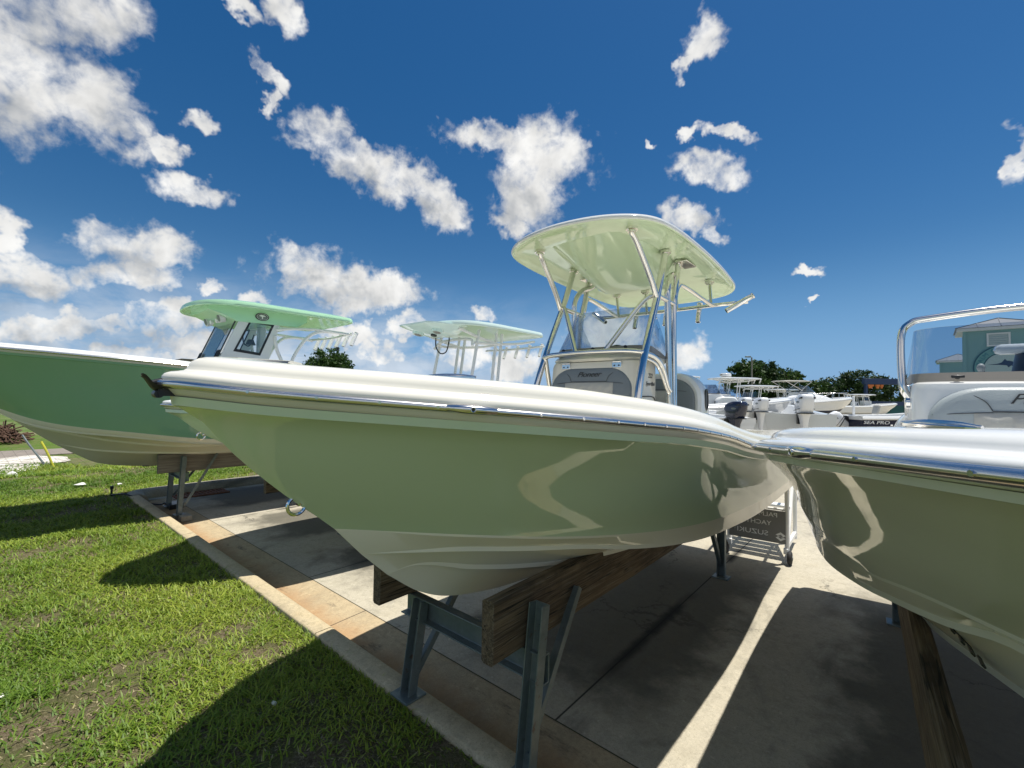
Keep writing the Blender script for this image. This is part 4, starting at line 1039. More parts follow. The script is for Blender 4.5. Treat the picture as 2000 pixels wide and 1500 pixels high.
text_mesh('lettering', 'GARMIN', .034, 'letter_dark', frame((.105, 2.868, 2.303), (1, 0, 0), (0, 0, 1)), pl_, spacing=1.1)
mb = MB(); mb.cyl((.105, 2.93, 2.10), (.105, 2.93, 2.277), .15, 24, .12); mb.build('plotter_mount', 'black', pl_)
mb = MB(); mb.cyl((-.15, 2.9, 2.11), (-.15, 2.9, 2.19), .010, 10); mb.sphere((-.15, 2.9, 2.205), .018, sc=(1, 1, 1.3)); mb.build('courtesy_light', 'vinyl_white', conR)
PR = SPEC_R['plan']
for sg in (1, -1):
    for s in (.62, 4.8): side_cleat(boatR, PR, s, sg, .13, .555)
rail_screws(PR, railR, (1, -1), .20, 3.6, .22); rail_light(PR, railR, .88, -1); rail_light(PR, railR, .88, 1)
eye(hullR, .50, 1.48)
mb = MB(); n_ = 6
drain = MB(); dz_ = lambda l: 1.064+(l-.285)*1.07
for k_ in range(4):
    l = .35+.022*k_; drain.box((-l-.004, 1.60+.012*k_, dz_(l)-.004), (.014, .075-.012*k_, .006), (0, .82, 0))
drain.box((-.395, 1.655, dz_(.395)-.005), (.085, .010, .006), (0, .82, .5)); drain.build('drain_scoop', 'black', hullR)
leaning_post(boatR, 3.95, .48, 2.0)

# ------------------------------------------------------------------ pale aqua boat
def hardtop_frame(root, xs, s0, s1, zt, mat, zdeck, lean=.42, r=.026):
    for sg in (1, -1):
        x = xs*sg
        tube_part('top_leg', [[(x*1.08, s0-lean, zdeck), (x*1.03, s0-.16, zdeck+(zt-zdeck)*.62), (x, s0, zt)]], r, mat, root)
        tube_part('top_leg', [[(x*1.06, s1-lean*.6, zdeck), (x*1.02, s1-.1, zdeck+(zt-zdeck)*.62), (x, s1, zt)]], r, mat, root)
        tube_part('top_leg', [[(x*1.06, s1+.14-lean*.6, zdeck), (x*1.02, s1+.04, zdeck+(zt-zdeck)*.62), (x, s1+.14, zt)]], r, mat, root)
        tube_part('side_rail', [[(x*1.01, s0-.1, zt-.22), (x*1.02, s0+.3, zt-.20), (x*1.05, s1+.5, zt-.14), (x*1.1, s1+1.0, zt-.05)]], r*.85, mat, root)
        tube_part('side_rail', [[(x*.98, s0-.45, zt-.02), (x*1.0, s0-.25, zt-.07), (x*1.0, s0+.1, zt-.14), (x*1.02, s0+.5, zt-.2)]], r*.9, mat, root)
    tube_part('cross_rail', [[(-xs*1.03, s0-.16, zt-.28), (-xs*.8, s0-.1, zt-.16), (0, s0-.06, zt-.13), (xs*.8, s0-.1, zt-.16), (xs*1.03, s0-.16, zt-.28)]], r*.9, mat, root)
def oval_top(w, s0, s1, nose=.55):
    h = [(0, s0), (w*.35, s0+.025), (w*.62, s0+.10), (w*.82, s0+.24), (w*.94, s0+.46), (w, s0+.8), (w, (s0+s1)*.5), (w*.98, s1-.35), (w*.93, s1-.10), (w*.75, s1-.02), (w*.3, s1)]
    return closed_curve(h+[(-a, b) for a, b in reversed(h[1:])], 7)
top4 = canopy('hardtop', boat4, oval_top(.80, 3.42, 5.62), 3.14, .005, 3.0, ['aqua', 'aqua'], .11, .13, .05)
hardtop_frame(boat4, .47, 4.12, 4.55, 3.13, 'alu_white', 1.2)
mb = MB(); rs = []
for s, d, w in ((3.12, 0, .35), (3.3, -.06, .46), (3.6, -.13, .50), (3.8, -.13, .48), (3.86, 0, .46)): rs.append([Vector((x*w, s, 3.14+d*(1-abs(x)**4))) for x in np.linspace(-1, 1, 13)]+[Vector((w, s, 3.16)), Vector((-w, s, 3.16))])
mb.rings(rs); mb.build('electronics_box', 'aqua', top4)
for xx, mat, r_ in ((-.24, 'frit', .075), (.24, 'frit', .075), (0, 'black', .04)):
    mb = MB(); z = 3.045 if xx else 3.02; s = 3.42 if xx else 3.55
    mb.cyl((xx, s, z+.03), (xx, s-.01, z-.02), r_*1.25, 22); o = mb.build('stereo_speaker', 'aqua' if xx else 'black', top4)
    if xx:
        mb = MB(); mb.cyl((xx, s-.01, z-.018), (xx, s-.012, z-.026), r_*.8, 22); mb.build('speaker_grille', 'frit', o)
mb = MB(); mb.tube([(-.16, 3.72, 3.0), (-.17, 3.74, 2.85), (-.08, 3.76, 2.74), (.05, 3.77, 2.76), (.10, 3.78, 2.9), (.09, 3.8, 3.0)], .011, 8); mb.build('cable_loop', 'black', top4)
tube_part('rod_rail', [[(-.75, 5.55, 2.98), (0, 5.58, 2.97), (.75, 5.55, 2.98)]], .02, 'alu_white', boat4)
for xx in (-.6, -.3, 0, .3, .6): rod_holder(boat4, (xx, 5.60, 2.80), (xx, 5.70, 3.04), 'alu_white', .028)
con4 = console(boat4, .45, 3.5, 4.2, 1.2, 2.08, 'white', .08, .12)
seat_pos = (( .05, 4.95), (.47, 4.95))
for x_, s_ in ((-.02, 5.05), (.42, 5.05)):
    mb = MB(); rs = []
    for q, d in ((.9, 0), (1, .03), (1, .10), (.9, .14)):
        rs.append([Vector((x_+.19*q*math.cos(a), s_+d, 1.55+.42*q*max(0, math.sin(a)) if math.sin(a) >= 0 else 1.55)) for a in np.linspace(0, pi, 15)])
    mb.rings(rs); mb.build('seat_backrest', 'tan_plastic', boat4)
eye(hull4, .37, 1.555)

# ------------------------------------------------------------------ dark mint boat
topL = canopy('hardtop', boatL, oval_top(1.06, 3.08, 5.78), 3.49, .0, 3.0, ['mint_top', 'mint_top'], .13, .17, .05)
mb = MB(); rs = []
for s, d, w in ((3.3, 0, .5), (3.5, -.06, .58), (3.72, -.16, .60), (4.75, -.14, .60), (4.95, -.02, .58)): rs.append([Vector((-w, s, 3.56)), Vector((-w, s, 3.45+d)), Vector((-w*.5, s, 3.45+d-.015)), Vector((0, s, 3.45+d-.02)), Vector((w*.5, s, 3.45+d-.015)), Vector((w, s, 3.45+d)), Vector((w, s, 3.56))])
mb.rings(rs); pod = mb.build('hardtop_pod', 'mint_top', topL, angle=30)
# round emblem on the pod's flank
mb = MB(); ec = Vector((.612, 4.12, 3.42))
def disc(r0, r1, dx): return [Vector((ec.x+dx, ec.y+r0*math.cos(t), ec.z+r1*math.sin(t))) for t in np.linspace(0, 2*pi, 33)[:-1]]
mb.rings([disc(.115, .07, -.01), disc(.115, .07, .006), disc(.001, .001, .007)]); em = mb.build('emblem', 'black', topL)
mb = MB(); mb.rings([disc(.097, .058, .0075), disc(.090, .053, .0082)], True, False); mb.build('emblem_ring', 'letter_white', em)
mb = MB(); mb.rings([disc(.082, .048, .0075), disc(.001, .001, .008)]); mb.build('emblem_field', 'galv', em)
mb = MB()
mb.add([Vector((ec.x+.0095, ec.y+a, ec.z+b)) for a, b in ((-.06, .012), (-.02, .032), (.03, .028), (.06, .004), (.028, .008), (.008, -.004), (.010, -.036), (-.012, -.036), (-.008, -.004), (-.03, .004))], [tuple(range(10))]); mb.build('emblem_figure', 'letter_white', em, smooth=False)
def frame_panel(name, outer, inner, x, th, mat, root):
    "flat side panel with a window opening; outer and inner are matching (s, z) quads"
    mb = MB(); n = len(outer)
    mb.rings([[Vector((x, a, b)) for a, b in outer], [Vector((x, a, b)) for a, b in inner], [Vector((x+th, a, b)) for a, b in inner], [Vector((x+th, a, b)) for a, b in outer], [Vector((x, a, b)) for a, b in outer]], True, False)
    return mb.build(name, mat, root, smooth=False, bevel=.004)
win = [(3.94, 3.325), (4.33, 3.305), (4.11, 2.735), (3.70, 2.775)]
lerpq = lambda q, k_: [(sum(p[0] for p in q)/4+(a-sum(p[0] for p in q)/4)*k_, sum(p[1] for p in q)/4+(b-sum(p[1] for p in q)/4)*k_) for a, b in q]
encl = console(boatL, .60, 3.28, 4.35, 1.5, 2.52, 'white', .10, .14)
for sg in (1, -1):
    x = .575*sg; th = -.03*sg
    pn = frame_panel('side_panel', [(3.80, 3.42), (4.48, 3.42), (4.22, 2.5), (3.42, 2.5)], win, x, th, 'white', encl)
    wf = frame_panel('window_frame', lerpq(win, 1.07), lerpq(win, .90), x+.006*sg, -.02*sg, 'black', encl)
    mb = MB(); q = lerpq(win, .92); mb.rings([[Vector((x, a, b)) for a, b in q], [Vector((x-.006*sg, a, b)) for a, b in q]]); mb.build('window_pane', 'clear_glass', wf, smooth=False)
    tube_part('top_leg', [[(x, 4.42, 2.3), (x, 4.52, 2.55), (x*1.02, 4.40, 2.85), (x, 4.36, 3.1)]], .03, 'alu_white', boatL)
    tube_part('rear_brace', [[(x*1.05, 4.62, 2.45), (x*1.1, 4.70, 2.75), (x*1.2, 4.90, 3.10), (x*1.3, 5.15, 3.26), (x*1.35, 5.6, 3.28)]], .03, 'alu_white', boatL)
    tube_part('rear_brace', [[(x, 4.38, 3.22), (x*1.1, 4.7, 3.27), (x*1.3, 5.1, 3.29), (x*1.5, 5.75, 3.26)]], .026, 'alu_white', boatL)
mb = MB(); mb.rings([[Vector((-.54, 3.40, 2.5)), Vector((.54, 3.40, 2.5)), Vector((.52, 3.74, 3.36)), Vector((-.52, 3.74, 3.36))], [Vector((-.54, 3.408, 2.5)), Vector((.54, 3.408, 2.5)), Vector((.52, 3.748, 3.36)), Vector((-.52, 3.748, 3.36))]])
wsL = mb.build('windshield', 'clear_glass', encl, smooth=False)
for sg in (1, -1):
    mb = MB(); mb.beam((.55*sg, 3.39, 2.48), (.53*sg, 3.735, 3.37), .012, .018); mb.build('window_frame', 'black', wsL, smooth=False)
    mb = MB()
    for a, b in (((.44, 3.42, 2.58), (.53, 3.42, 2.58)), ((.44, 3.49, 2.76), (.53, 3.49, 2.76)), ((.44, 3.42, 2.58), (.44, 3.49, 2.76)), ((.53, 3.42, 2.58), (.53, 3.49, 2.76))): mb.beam((a[0]*sg, a[1]-.012, a[2]), (b[0]*sg, b[1]-.012, b[2]), .015, .02)
    mb.build('vent_frame', 'black', wsL, smooth=False)
for sg in (1, -1):
    mb = MB(); mb.cyl((sg*.36, 3.58, 3.36), (sg*.36, 3.50, 3.335), .085, 22); so = mb.build('stereo_speaker', 'white', topL)
    mb = MB(); mb.cyl((sg*.36, 3.502, 3.336), (sg*.36, 3.494, 3.333), .058, 20); mb.build('speaker_grille', 'galv', so)
    mb = MB(); mb.cyl((sg*.15, 3.56, 3.32), (sg*.15, 3.52, 3.31), .04, 18); mb.build('spot_light', 'letter_white', topL)
mb = MB(); mb.cyl((0, 4.15, 2.95), (0, 4.15, 3.05), .09, 20, .05); mb.build('radio_speaker', 'black', encl)
tube_part('cable_loop', [[(.1, 3.98, 3.3), (.06, 4.0, 3.02), (.16, 4.02, 2.92), (.3, 4.04, 2.92), (.42, 4.06, 3.1)]], .012, 'black', encl)
mb = MB(); mb.box((.1, 4.3, 2.9), (.16, .12, .8)); mb.build('inner_pillar', 'alu_white', encl, bevel=.02)
mb = MB(); lc = Vector((.604, 4.06, 2.61)); mb.rings([[Vector((lc.x+dx, lc.y-.08+.075*math.cos(t)*q, lc.z+.032*math.sin(t)*q)) for t in np.linspace(0, 2*pi, 25)[:-1]] for q, dx in ((1, -.02), (1, .001), (.02, .002))]); lg = mb.build('maker_badge', 'letter_dark', encl)
mb = MB(); mb.add([Vector((lc.x+.004, lc.y-.08+a, lc.z+b)) for a, b in ((-.045, .006), (0, .018), (.05, .004), (.01, -.002), (0, -.018), (-.01, 0))], [tuple(range(6))]); mb.build('badge_figure', 'letter_white', lg, smooth=False)
for k_ in range(5):
    mb = MB(); mb.box((lc.x-.003, lc.y+.02+.026*k_, lc.z-.006), (.004, .018, .022), (.3, 0, 0)); mb.build('badge_letter', 'letter_dark', lg, smooth=False)
tube_part('rod_rail', [[(-.95, 5.72, 3.28), (0, 5.76, 3.26), (.95, 5.72, 3.28)]], .024, 'alu_white', boatL)
for xx in (-.8, -.48, -.16, .16, .48, .8): rod_holder(boatL, (xx, 5.78, 3.05), (xx, 5.9, 3.33), 'alu_white', .038)
mb = MB(); mb.box((.25, 3.05, 2.52), (.42, .22, .12)); mb.build('bow_cushion', 'tan_plastic', boatL, bevel=.03)
mb = MB(); mb.cyl((.25, 5.78, 3.05), (.25, 5.78, 2.98), .03, 12); mb.build('deck_light', 'black', boatL)
rail_screws(SPEC_L['plan'], railL, (1,), .3, 3.4, .3)
# ------------------------------------------------------------------ boarding ladder on wheels
def ladder():
    t = thing('boarding_ladder', 'white rolling boarding ladder with grey banner and black wheels between the hulls', 'ladder', (-1.40, 6.50, 0), R(4))
    W = .33
    mb = MB()
    for sg in (1, -1):
        x = W*sg
        tube_part('post', [[(x, 0, .12), (x, .0, 1.30)]], .026, 'alu_white', t)
        tube_part('post', [[(x, 1.05, .06), (x, 1.05, .7), (x, 1.05, 1.38)]], .026, 'alu_white', t)
        mb = MB(); mb.beam((x, .02, .22), (x, 1.04, .14), .04, .06); mb.build('base_rail', 'alu_white', t, smooth=False, bevel=.005)
        mb = MB(); mb.beam((x, .05, .16), (x, 1.0, 1.20), .035, .07); mb.build('stringer', 'alu_white', t, smooth=False, bevel=.005)
        tube_part('handrail', [[(x, .0, 1.28), (x, .06, 1.36), (x, .2, 1.42), (x, .85, 1.44), (x, 1.0, 1.42), (x, 1.05, 1.36)]], .019, 'steel', t)
        w = thing('wheel', '', '', (0, 0, 0)); bpy.data.objects.remove(w)
        mb = MB(); mb.torus((x+.03*sg, -.02, .085), (1, 0, 0), .058, .027, 28, 10); mb.cyl((x+.003*sg, -.02, .085), (x+.057*sg, -.02, .085), .055, 20); wh = mb.build('wheel', 'rubber', t)
        mb = MB(); mb.cyl((x+.058*sg, -.02, .085), (x+.064*sg, -.02, .085), .028, 16); mb.build('hub', 'galv', wh)
        mb = MB(); mb.box((x-.01*sg, -.01, .16), (.05, .07, .07)); mb.build('caster_bracket', 'alu_white', t, bevel=.006)
    for i in range(4):
        z = .34+.28*i; y = .07+(z-.16)*.91
        mb = MB(); mb.box((0, y, z), (2*W, .17, .03)); mb.build('step', 'alu_white', t, smooth=False, bevel=.004)
    for z in (.66, .90):
        tube_part('cross_bar', [[(-W, 0, z), (W, 0, z)]], .015, 'alu_white', t)
    mb = MB(); mb.box((0, -.03, .445), (.64, .006, .40)); bn = mb.build('banner', simple('banner_mesh', (.21, .21, .205), .7), t, smooth=False)
    # the banner is printed on its far side: seen from here it reads mirrored
    F = lambda x, z: frame((x, -.0345, z), (-1, 0, 0), (0, 0, 1))
    text_mesh('lettering', 'PALM CITY', .078, 'letter_white', F(.02, .585), bn, sx=1.12)
    text_mesh('lettering', 'YACHTS', .078, 'letter_white', F(.0, .475), bn, sx=1.12)
    text_mesh('lettering', 'SUZUKI', .085, 'letter_white', F(-.05, .345), bn, sx=1.25)
    mb = MB(); c = Vector((.265, -.0345, .33)); s_ = .055
    def pl(p): return [Vector((c.x-a*s_, c.y, c.z+b*s_)) for a, b in p]
    mb.add(pl([(0, 1), (1, .35), (.55, .12), (0, .45), (-.45, .12), (.05, -.18), (-.45, -.05), (-1, .3)]), [tuple(range(8))])
    mb.add(pl([(0, -1), (-1, -.35), (-.55, -.12), (0, -.45), (.45, -.12), (-.05, .18), (.45, .05), (1, -.3)]), [tuple(range(8))])
    mb.build('logo', 'letter_white', bn, smooth=False)
ladder()

# ------------------------------------------------------------------ small things on the ground
def tagmesh(mb, name, mat, label, cat, **kw): return tag(mb.build(name, mat, **kw), label, cat)
M['rust'] = simple('rusty_iron', (.20, .085, .04), .85, .2, .4, 20, .4, 60)
mb = MB(); gx0, gx1, gy0, gy1 = -10.86, -10.38, 2.40, 3.30
mb.box(((gx0+gx1)/2, gy0+.02, .008), (gx1-gx0, .04, .03)); mb.box(((gx0+gx1)/2, gy1-.02, .008), (gx1-gx0, .04, .03))
for xx in (gx0+.015, gx1-.015): mb.box((xx, (gy0+gy1)/2, .0085), (.03, gy1-gy0-.08, .031))
for i in range(11):
    yy = gy0+.09+i*(gy1-gy0-.18)/10; mb.box(((gx0+gx1)/2, yy, .0075), (gx1-gx0-.06, .035, .029))
g_ = tagmesh(mb, 'drain_grate', 'rust', 'rusty slotted drain grate in the gutter beside the old kerb', 'drain', smooth=False)
mb = MB(); mb.box(((gx0+gx1)/2, (gy0+gy1)/2, -.004), (gx1-gx0-.04, gy1-gy0-.04, .003)); mb.build('drain_shaft', 'black', g_, smooth=False)
mb = MB(); mb.tube([(-10.93, 1.55, .14), (-10.8, 1.57, .16), (-10.55, 1.70, .175), (-10.3, 1.90, .05), (-10.2, 2.0, .012), (-10.05, 2.10, .014), (-9.95, 2.13, .05), (-9.9, 2.14, .03)], .013, 8)
tagmesh(mb, 'hose', 'black', 'thin black hose lying over the kerb beside the mint boat', 'hose')
sp = thing('sprinkler', 'small black sprinkler standing in the grass at the kerb corner', 'sprinkler', (-10.98, 1.55, .1))
mb = MB(); mb.cyl((0, 0, -.05), (0, 0, .16), .016, 12); mb.build('riser', 'black', sp)
mb = MB(); mb.cyl((0, 0, .13), (0, 0, .19), .028, 12); mb.cyl((-.05, 0, .11), (.05, 0, .11), .013, 10); mb.build('nozzle', 'black', sp)
def crumple(loc, r, seed, flat=.5):
    rg = random.Random(seed); mb = MB(); rs = []
    for j in range(5):
        ph = -pi/2+pi*j/4; rs.append([Vector((loc[0]+math.cos(a)*max(.02, math.cos(ph))*r*rg.uniform(.6, 1.3), loc[1]+math.sin(a)*max(.02, math.cos(ph))*r*.7*rg.uniform(.6, 1.3), loc[2]+math.sin(ph)*r*flat*rg.uniform(.6, 1.2))) for a in np.linspace(0, 2*pi, 9)[:-1]])
    mb.rings(rs); return mb
M['paper'] = simple('white_paper', (.75, .74, .70), .8, 0, .1)
tagmesh(crumple((-12.6, 1.30, .14), .12, 3, .2), 'paper_scrap', 'paper', 'flat white scrap of paper on the grass left of the kerb corner', 'litter')
tagmesh(crumple((-12.04, 1.81, .14), .07, 5, .4), 'paper_scrap', 'paper', 'small white scrap of paper on the grass nearest the kerb corner', 'litter')
tagmesh(crumple((-16.0, .45, .0), .20, 8, .5), 'paper_scrap', 'paper', 'crumpled white bag at the edge of the rough ground', 'litter')
mb = MB(); mb.add([(-3.66, 1.05, .165), (-3.64, 1.035, .18), (-3.62, 1.06, .19), (-3.635, 1.085, .175)], [(0, 1, 2, 3)]); tagmesh(mb, 'fallen_leaf', simple('red_leaf', (.30, .05, .02), .6), 'single red leaf lying on the sunlit grass', 'leaf')
for i, (x, y) in enumerate(((-2.75, .62), (-5.6, .05), (-4.2, .12), (-2.9, 1.2))):
    tagmesh(crumple((x, y, .13), .022, 20+i, .5), 'pebble', 'paper', 'small pale pebble in the grass, number apart from kerb' if 0 else ('small pale pebble at the edge of the shade', 'small pale pebble far out on the sunlit grass', 'small pale pebble near the picture edge in the lawn', 'small pale pebble close to the kerb')[i], 'stone')

# rough ground, mound and leaning fence beyond the lawn
def sand_mat():
    m, g, b = new_mat('white_sand'); co = g.n('ShaderNodeNewGeometry').outputs['Position']
    P(b, Base_Color=g.ramp(g.noise(co, 3, 6, .7), [(.35, (.26, .22, .17)), (.55, (.62, .59, .53)), (.7, (.74, .72, .68))]), Roughness=.95); return m
M['sand_ground'] = sand_mat()
def blobpatch(name, cx, cy, rx, ry, z, mat, seed=0, h=0.0, n=40):
    rg = random.Random(seed); ph = [rg.uniform(0, 6.28) for _ in range(4)]; rs = []
    for q in (1, .8, .55, .3, .05):
        ring = []
        for k_ in range(n):
            a = 2*pi*k_/n; f = 1+.16*math.sin(3*a+ph[0])+.10*math.sin(5*a+ph[1])+.06*math.sin(9*a+ph[2])
            x, y = cx+rx*q*f*math.cos(a), cy+ry*q*f*math.sin(a)
            ring.append(Vector((x, y, z+h*(1-q*q)*(1+.5*math.sin(7*a+ph[3])*q)+float(ground_z(np.array(x), np.array(y)))*0)))
        rs.append(ring)
    mb = MB(); mb.rings(rs); return mb.build(name, mat)
structure(blobpatch('sand', -19.6, .2, 2.0, 1.5, -.085, 'sand_ground', 4, .02))
structure(blobpatch('path', -22.5, .0, 1.6, 3.2, -.09, simple('grey_earth', (.22, .19, .16), .95, 0, .3, 3), 9, .03))
def twigs(name, cx, cy, rx, ry, h, n, mat, label):
    rg = random.Random(5); mb = MB()
    for _ in range(n):
        a = rg.uniform(0, 2*pi); q = rg.random()**.5; x, y = cx+rx*q*math.cos(a), cy+ry*q*math.sin(a); zt = h*(1-q*q)*rg.uniform(.5, 1.1)
        d = Vector((rg.gauss(0, 1), rg.gauss(0, 1), rg.gauss(0, .35))).normalized()*rg.uniform(.15, .5); p = Vector((x, y, zt-.05))
        mb.tube([p-d, p+Vector((0, 0, .05)), p+d], rg.uniform(.012, .03), 4, sub=2)
    mb2 = MB(); o = mb.build(name, mat); return stuff(o, label, 'brush')
twigs('brush_pile', -28.2, -.7, 1.8, 1.9, .85, 700, simple('dry_brush', (.10, .055, .035), .95, 0, .5, 3), 'heap of dry brown brush beyond the sandy ground')
fn = thing('chain_link_fence', 'slumped chain link fence lying along the edge of the lawn', 'fence', (0, 0, 0))
mb = MB(); fx, fy = -15.6, -.6
def fpt(u, v):
    # u along, v up: a low sagging net
    x = -16.3+.3*math.sin(u*1.7); y = -1.2+u; return Vector((x-.55*v*(.7+.3*math.sin(u*2)), y+.2*v, .0+v*(.55+.2*math.sin(u*1.3+1))))
for i in range(0, 60, 2):
    for sg in (1, -1):
        u0 = i*.11; pts = [fpt(min(max(u0+sg*.55*k_/6+(0 if sg > 0 else .0), 0), 6.6), k_/6) for k_ in range(7)]; mb.tube(pts, .0022, 3, sub=1, smooth=False)
mb.build('wire_net', simple('dark_wire', (.10, .11, .08), .7), fn, smooth=False)
tube_part('fence_post', [[(-18.7, 1.15, -.1), (-18.95, .85, .45), (-19.1, .7, .75)]], .025, 'galv', fn)
yp = MB(); yp.tube([(-17.9, 1.28, -.1), (-17.95, 1.14, .32), (-18.02, 1.02, .62)], .028, 8)
tagmesh(yp, 'marker_stake', simple('yellow_plastic', (.62, .58, .05), .5), 'leaning yellow plastic stake at the end of the fence', 'stake')

# ------------------------------------------------------------------ trees
def leaf_mat(name, dark, mid, light):
    m, g, b = new_mat(name)
    t = g.n('ShaderNodeAttribute', attribute_name='tone').outputs['Fac']
    c = g.ramp(t, [(0, dark), (.5, mid), (1, light)])
    P(b, Base_Color=c, Roughness=.55, Specular_IOR_Level=.3)
    tl = g.n('ShaderNodeBsdfTranslucent'); g.l(c, tl.inputs[0]); mx = g.n('ShaderNodeMixShader'); mx.inputs[0].default_value = .25
    g.l(b.outputs[0], mx.inputs[1]); g.l(tl.outputs[0], mx.inputs[2]); g.l(mx.outputs[0], m.node_tree.nodes['Material Output'].inputs[0]); return m
M['leaf'] = leaf_mat('tree_leaves', (.018, .045, .010), (.040, .085, .016), (.085, .14, .026))
M['leaf_dark'] = leaf_mat('dark_tree_leaves', (.012, .030, .010), (.026, .058, .014), (.055, .095, .022))
M['bark'] = simple('tree_bark', (.12, .095, .07), .9, 0, .3, 4, .6, 20)
def tree(loc, h, lobes, n, leaf, label, mat='leaf', seed=1, trunk_r=.22, group=None):
    "lobes: (dx, dy, z, rx, rz) ellipsoids that carry the leaves"
    rg = np.random.default_rng(seed); t = thing('tree', label, 'tree', loc, 0, group)
    mb = MB(); mb.tube([(0, 0, -.3), (.05, .03, h*.18), (-.04, .05, h*.38), (.0, 0, h*.55)], lambda u: trunk_r*(1-.55*u), 10)
    for (dx, dy, z, rx, rz) in lobes:
        mb.tube([(0, 0, h*.22), (dx*.4, dy*.4, h*.22+(z-h*.22)*.55), (dx*.9, dy*.9, z)], lambda u: trunk_r*.5*(1-.8*u), 7, sub=4)
    mb.build('trunk', 'bark', t)
    tot = sum(l[3]**2*l[4] for l in lobes); V = []; T_ = []
    for (dx, dy, z, rx, rz) in lobes:
        m = int(n*(rx**2*rz)/tot); nc = max(6, m//26)
        d = rg.normal(size=(nc, 3)); d /= np.linalg.norm(d, axis=1)[:, None]; q = rg.uniform(.45, 1.08, nc)**.55
        cc = d*q[:, None]*np.array([rx, rx, rz])+np.array([dx, dy, z])
        cr = rg.uniform(.10, .24, nc)*rx
        idx = rg.integers(0, nc, m); o = rg.normal(size=(m, 3))*cr[idx][:, None]*np.array([.8, .8, .55]); p = cc[idx]+o
        tone = np.clip(.45+.35*(rg.random(nc)[idx]-.5)+.25*(rg.random(m)-.5), 0, 1)
        a = rg.normal(size=(m, 3)); a /= np.linalg.norm(a, axis=1)[:, None]; b_ = np.cross(a, rg.normal(size=(m, 3))); b_ /= np.linalg.norm(b_, axis=1)[:, None]
        s = leaf*rg.uniform(.6, 1.4, m)[:, None]
        V.append(np.stack([p-a*s, p+b_*s*.45, p+a*s, p-b_*s*.45], 1)); T_.append(np.repeat(tone, 4))
    V = np.concatenate(V); T_ = np.concatenate(T_); m = len(V)
    me = bpy.data.meshes.new('crown'); me.vertices.add(m*4); me.vertices.foreach_set('co', V.astype(np.float32).ravel()); me.loops.add(m*4); me.loops.foreach_set('vertex_index', np.arange(m*4, dtype=np.int32))
    me.polygons.add(m); me.polygons.foreach_set('loop_start', np.arange(m, dtype=np.int32)*4); me.polygons.foreach_set('loop_total', np.full(m, 4, np.int32)); me.update(); me.validate()
    me.attributes.new('tone', 'FLOAT', 'POINT').data.foreach_set('value', T_.astype(np.float32)); me.materials.append(M[mat])
    o = bpy.data.objects.new('crown', me); COL.objects.link(o); o.parent = t; return t
def ground_at(x, dep): p = at(x, 790, dep); return (p.x, p.y, 0)
def lobes(seed, n, w, h0, h1, r):
    rg = random.Random(seed); out = []
    for i in range(n):
        a = rg.uniform(0, 2*pi); q = rg.uniform(.1, 1); u = rg.random(); z = h0+(h1-h0)*u
        out.append((w*q*math.cos(a)*(1-.35*u), w*q*math.sin(a)*(1-.35*u), z, r*rg.uniform(.7, 1.2), r*rg.uniform(.55, .85)))
    return out
gt = 'trees along the back of the yard'
tree(ground_at(1452, 66), 8.6, lobes(3, 9, 2.3, 2.6, 7.6, 1.7), 9000, .22, 'tall dark tree behind the street lamp, first on the left', 'leaf', 3, .28, gt)
tree(ground_at(1497, 70), 8.0, lobes(5, 9, 2.0, 2.0, 7.3, 1.6), 8000, .22, 'dark tall tree just right of the street lamp', 'leaf_dark', 5, .28, gt)
tree(ground_at(1552, 74), 8.8, lobes(8, 12, 4.2, 1.6, 7.0, 1.9), 9000, .24, 'broad olive tree in the middle of the row', 'leaf', 8, .3, gt)
tree(ground_at(1528, 82), 6.5, lobes(81, 8, 2.6, 1.6, 5.3, 1.7), 6000, .24, 'lower dark tree between the tall tree and the olive tree', 'leaf_dark', 81, .3, gt)
tree(ground_at(1678, 74), 7.4, [(-3.2, 0, 5.2, 2.0, 1.2), (0, .5, 6.0, 2.6, 1.3), (3.2, 0, 5.2, 2.2, 1.2), (1.6, -1, 4.2, 2.4, 1.4), (-1.8, -1, 4.0, 2.4, 1.5), (4.2, .3, 3.6, 1.5, 1.2), (0, 0, 2.6, 3.2, 1.5), (-3.6, 0, 2.8, 1.8, 1.4)], 11000, .24, 'wide spreading tree with a flat dark crown, beside the blue hoist', 'leaf_dark', 13, .38, gt)
tree(ground_at(1602, 80), 6.2, lobes(91, 9, 3.0, 1.4, 5.2, 1.7), 7000, .24, 'low olive green tree between the olive tree and the spreading tree', 'leaf', 91, .3, gt)
tree(ground_at(1742, 120), 4.2, [(-2, 0, 2.2, 2.2, 1.2), (1.5, 0, 2.6, 2.6, 1.2)], 3000, .3, 'small rounded tree far beyond the blue fence', 'leaf', 17, .2, gt)
tree(ground_at(1775, 110), 4.6, [(0, 0, 2.6, 2.0, 1.6), (1.5, 0, 2.0, 1.8, 1.4)], 2500, .3, 'far small dark tree right of the rounded one', 'leaf_dark', 18, .2, gt)
tree(ground_at(640, 44), 6.6, [(-1.4, 0, 5.2, 1.5, .9), (.3, 0, 5.9, 1.4, .8), (1.6, .2, 5.1, 1.3, .9), (0, 0, 4.5, 2.0, 1.1), (-2.1, 0, 4.5, 1.1, .8)], 6000, .16, 'bushy tree top showing over the cream deck', 'leaf', 21, .25, gt)
tree(ground_at(1048, 60), 3.6, [(0, 0, 2.4, 1.5, 1.1)], 1800, .18, 'small bush behind the console of the light green boat', 'leaf_dark', 23, .15, gt)

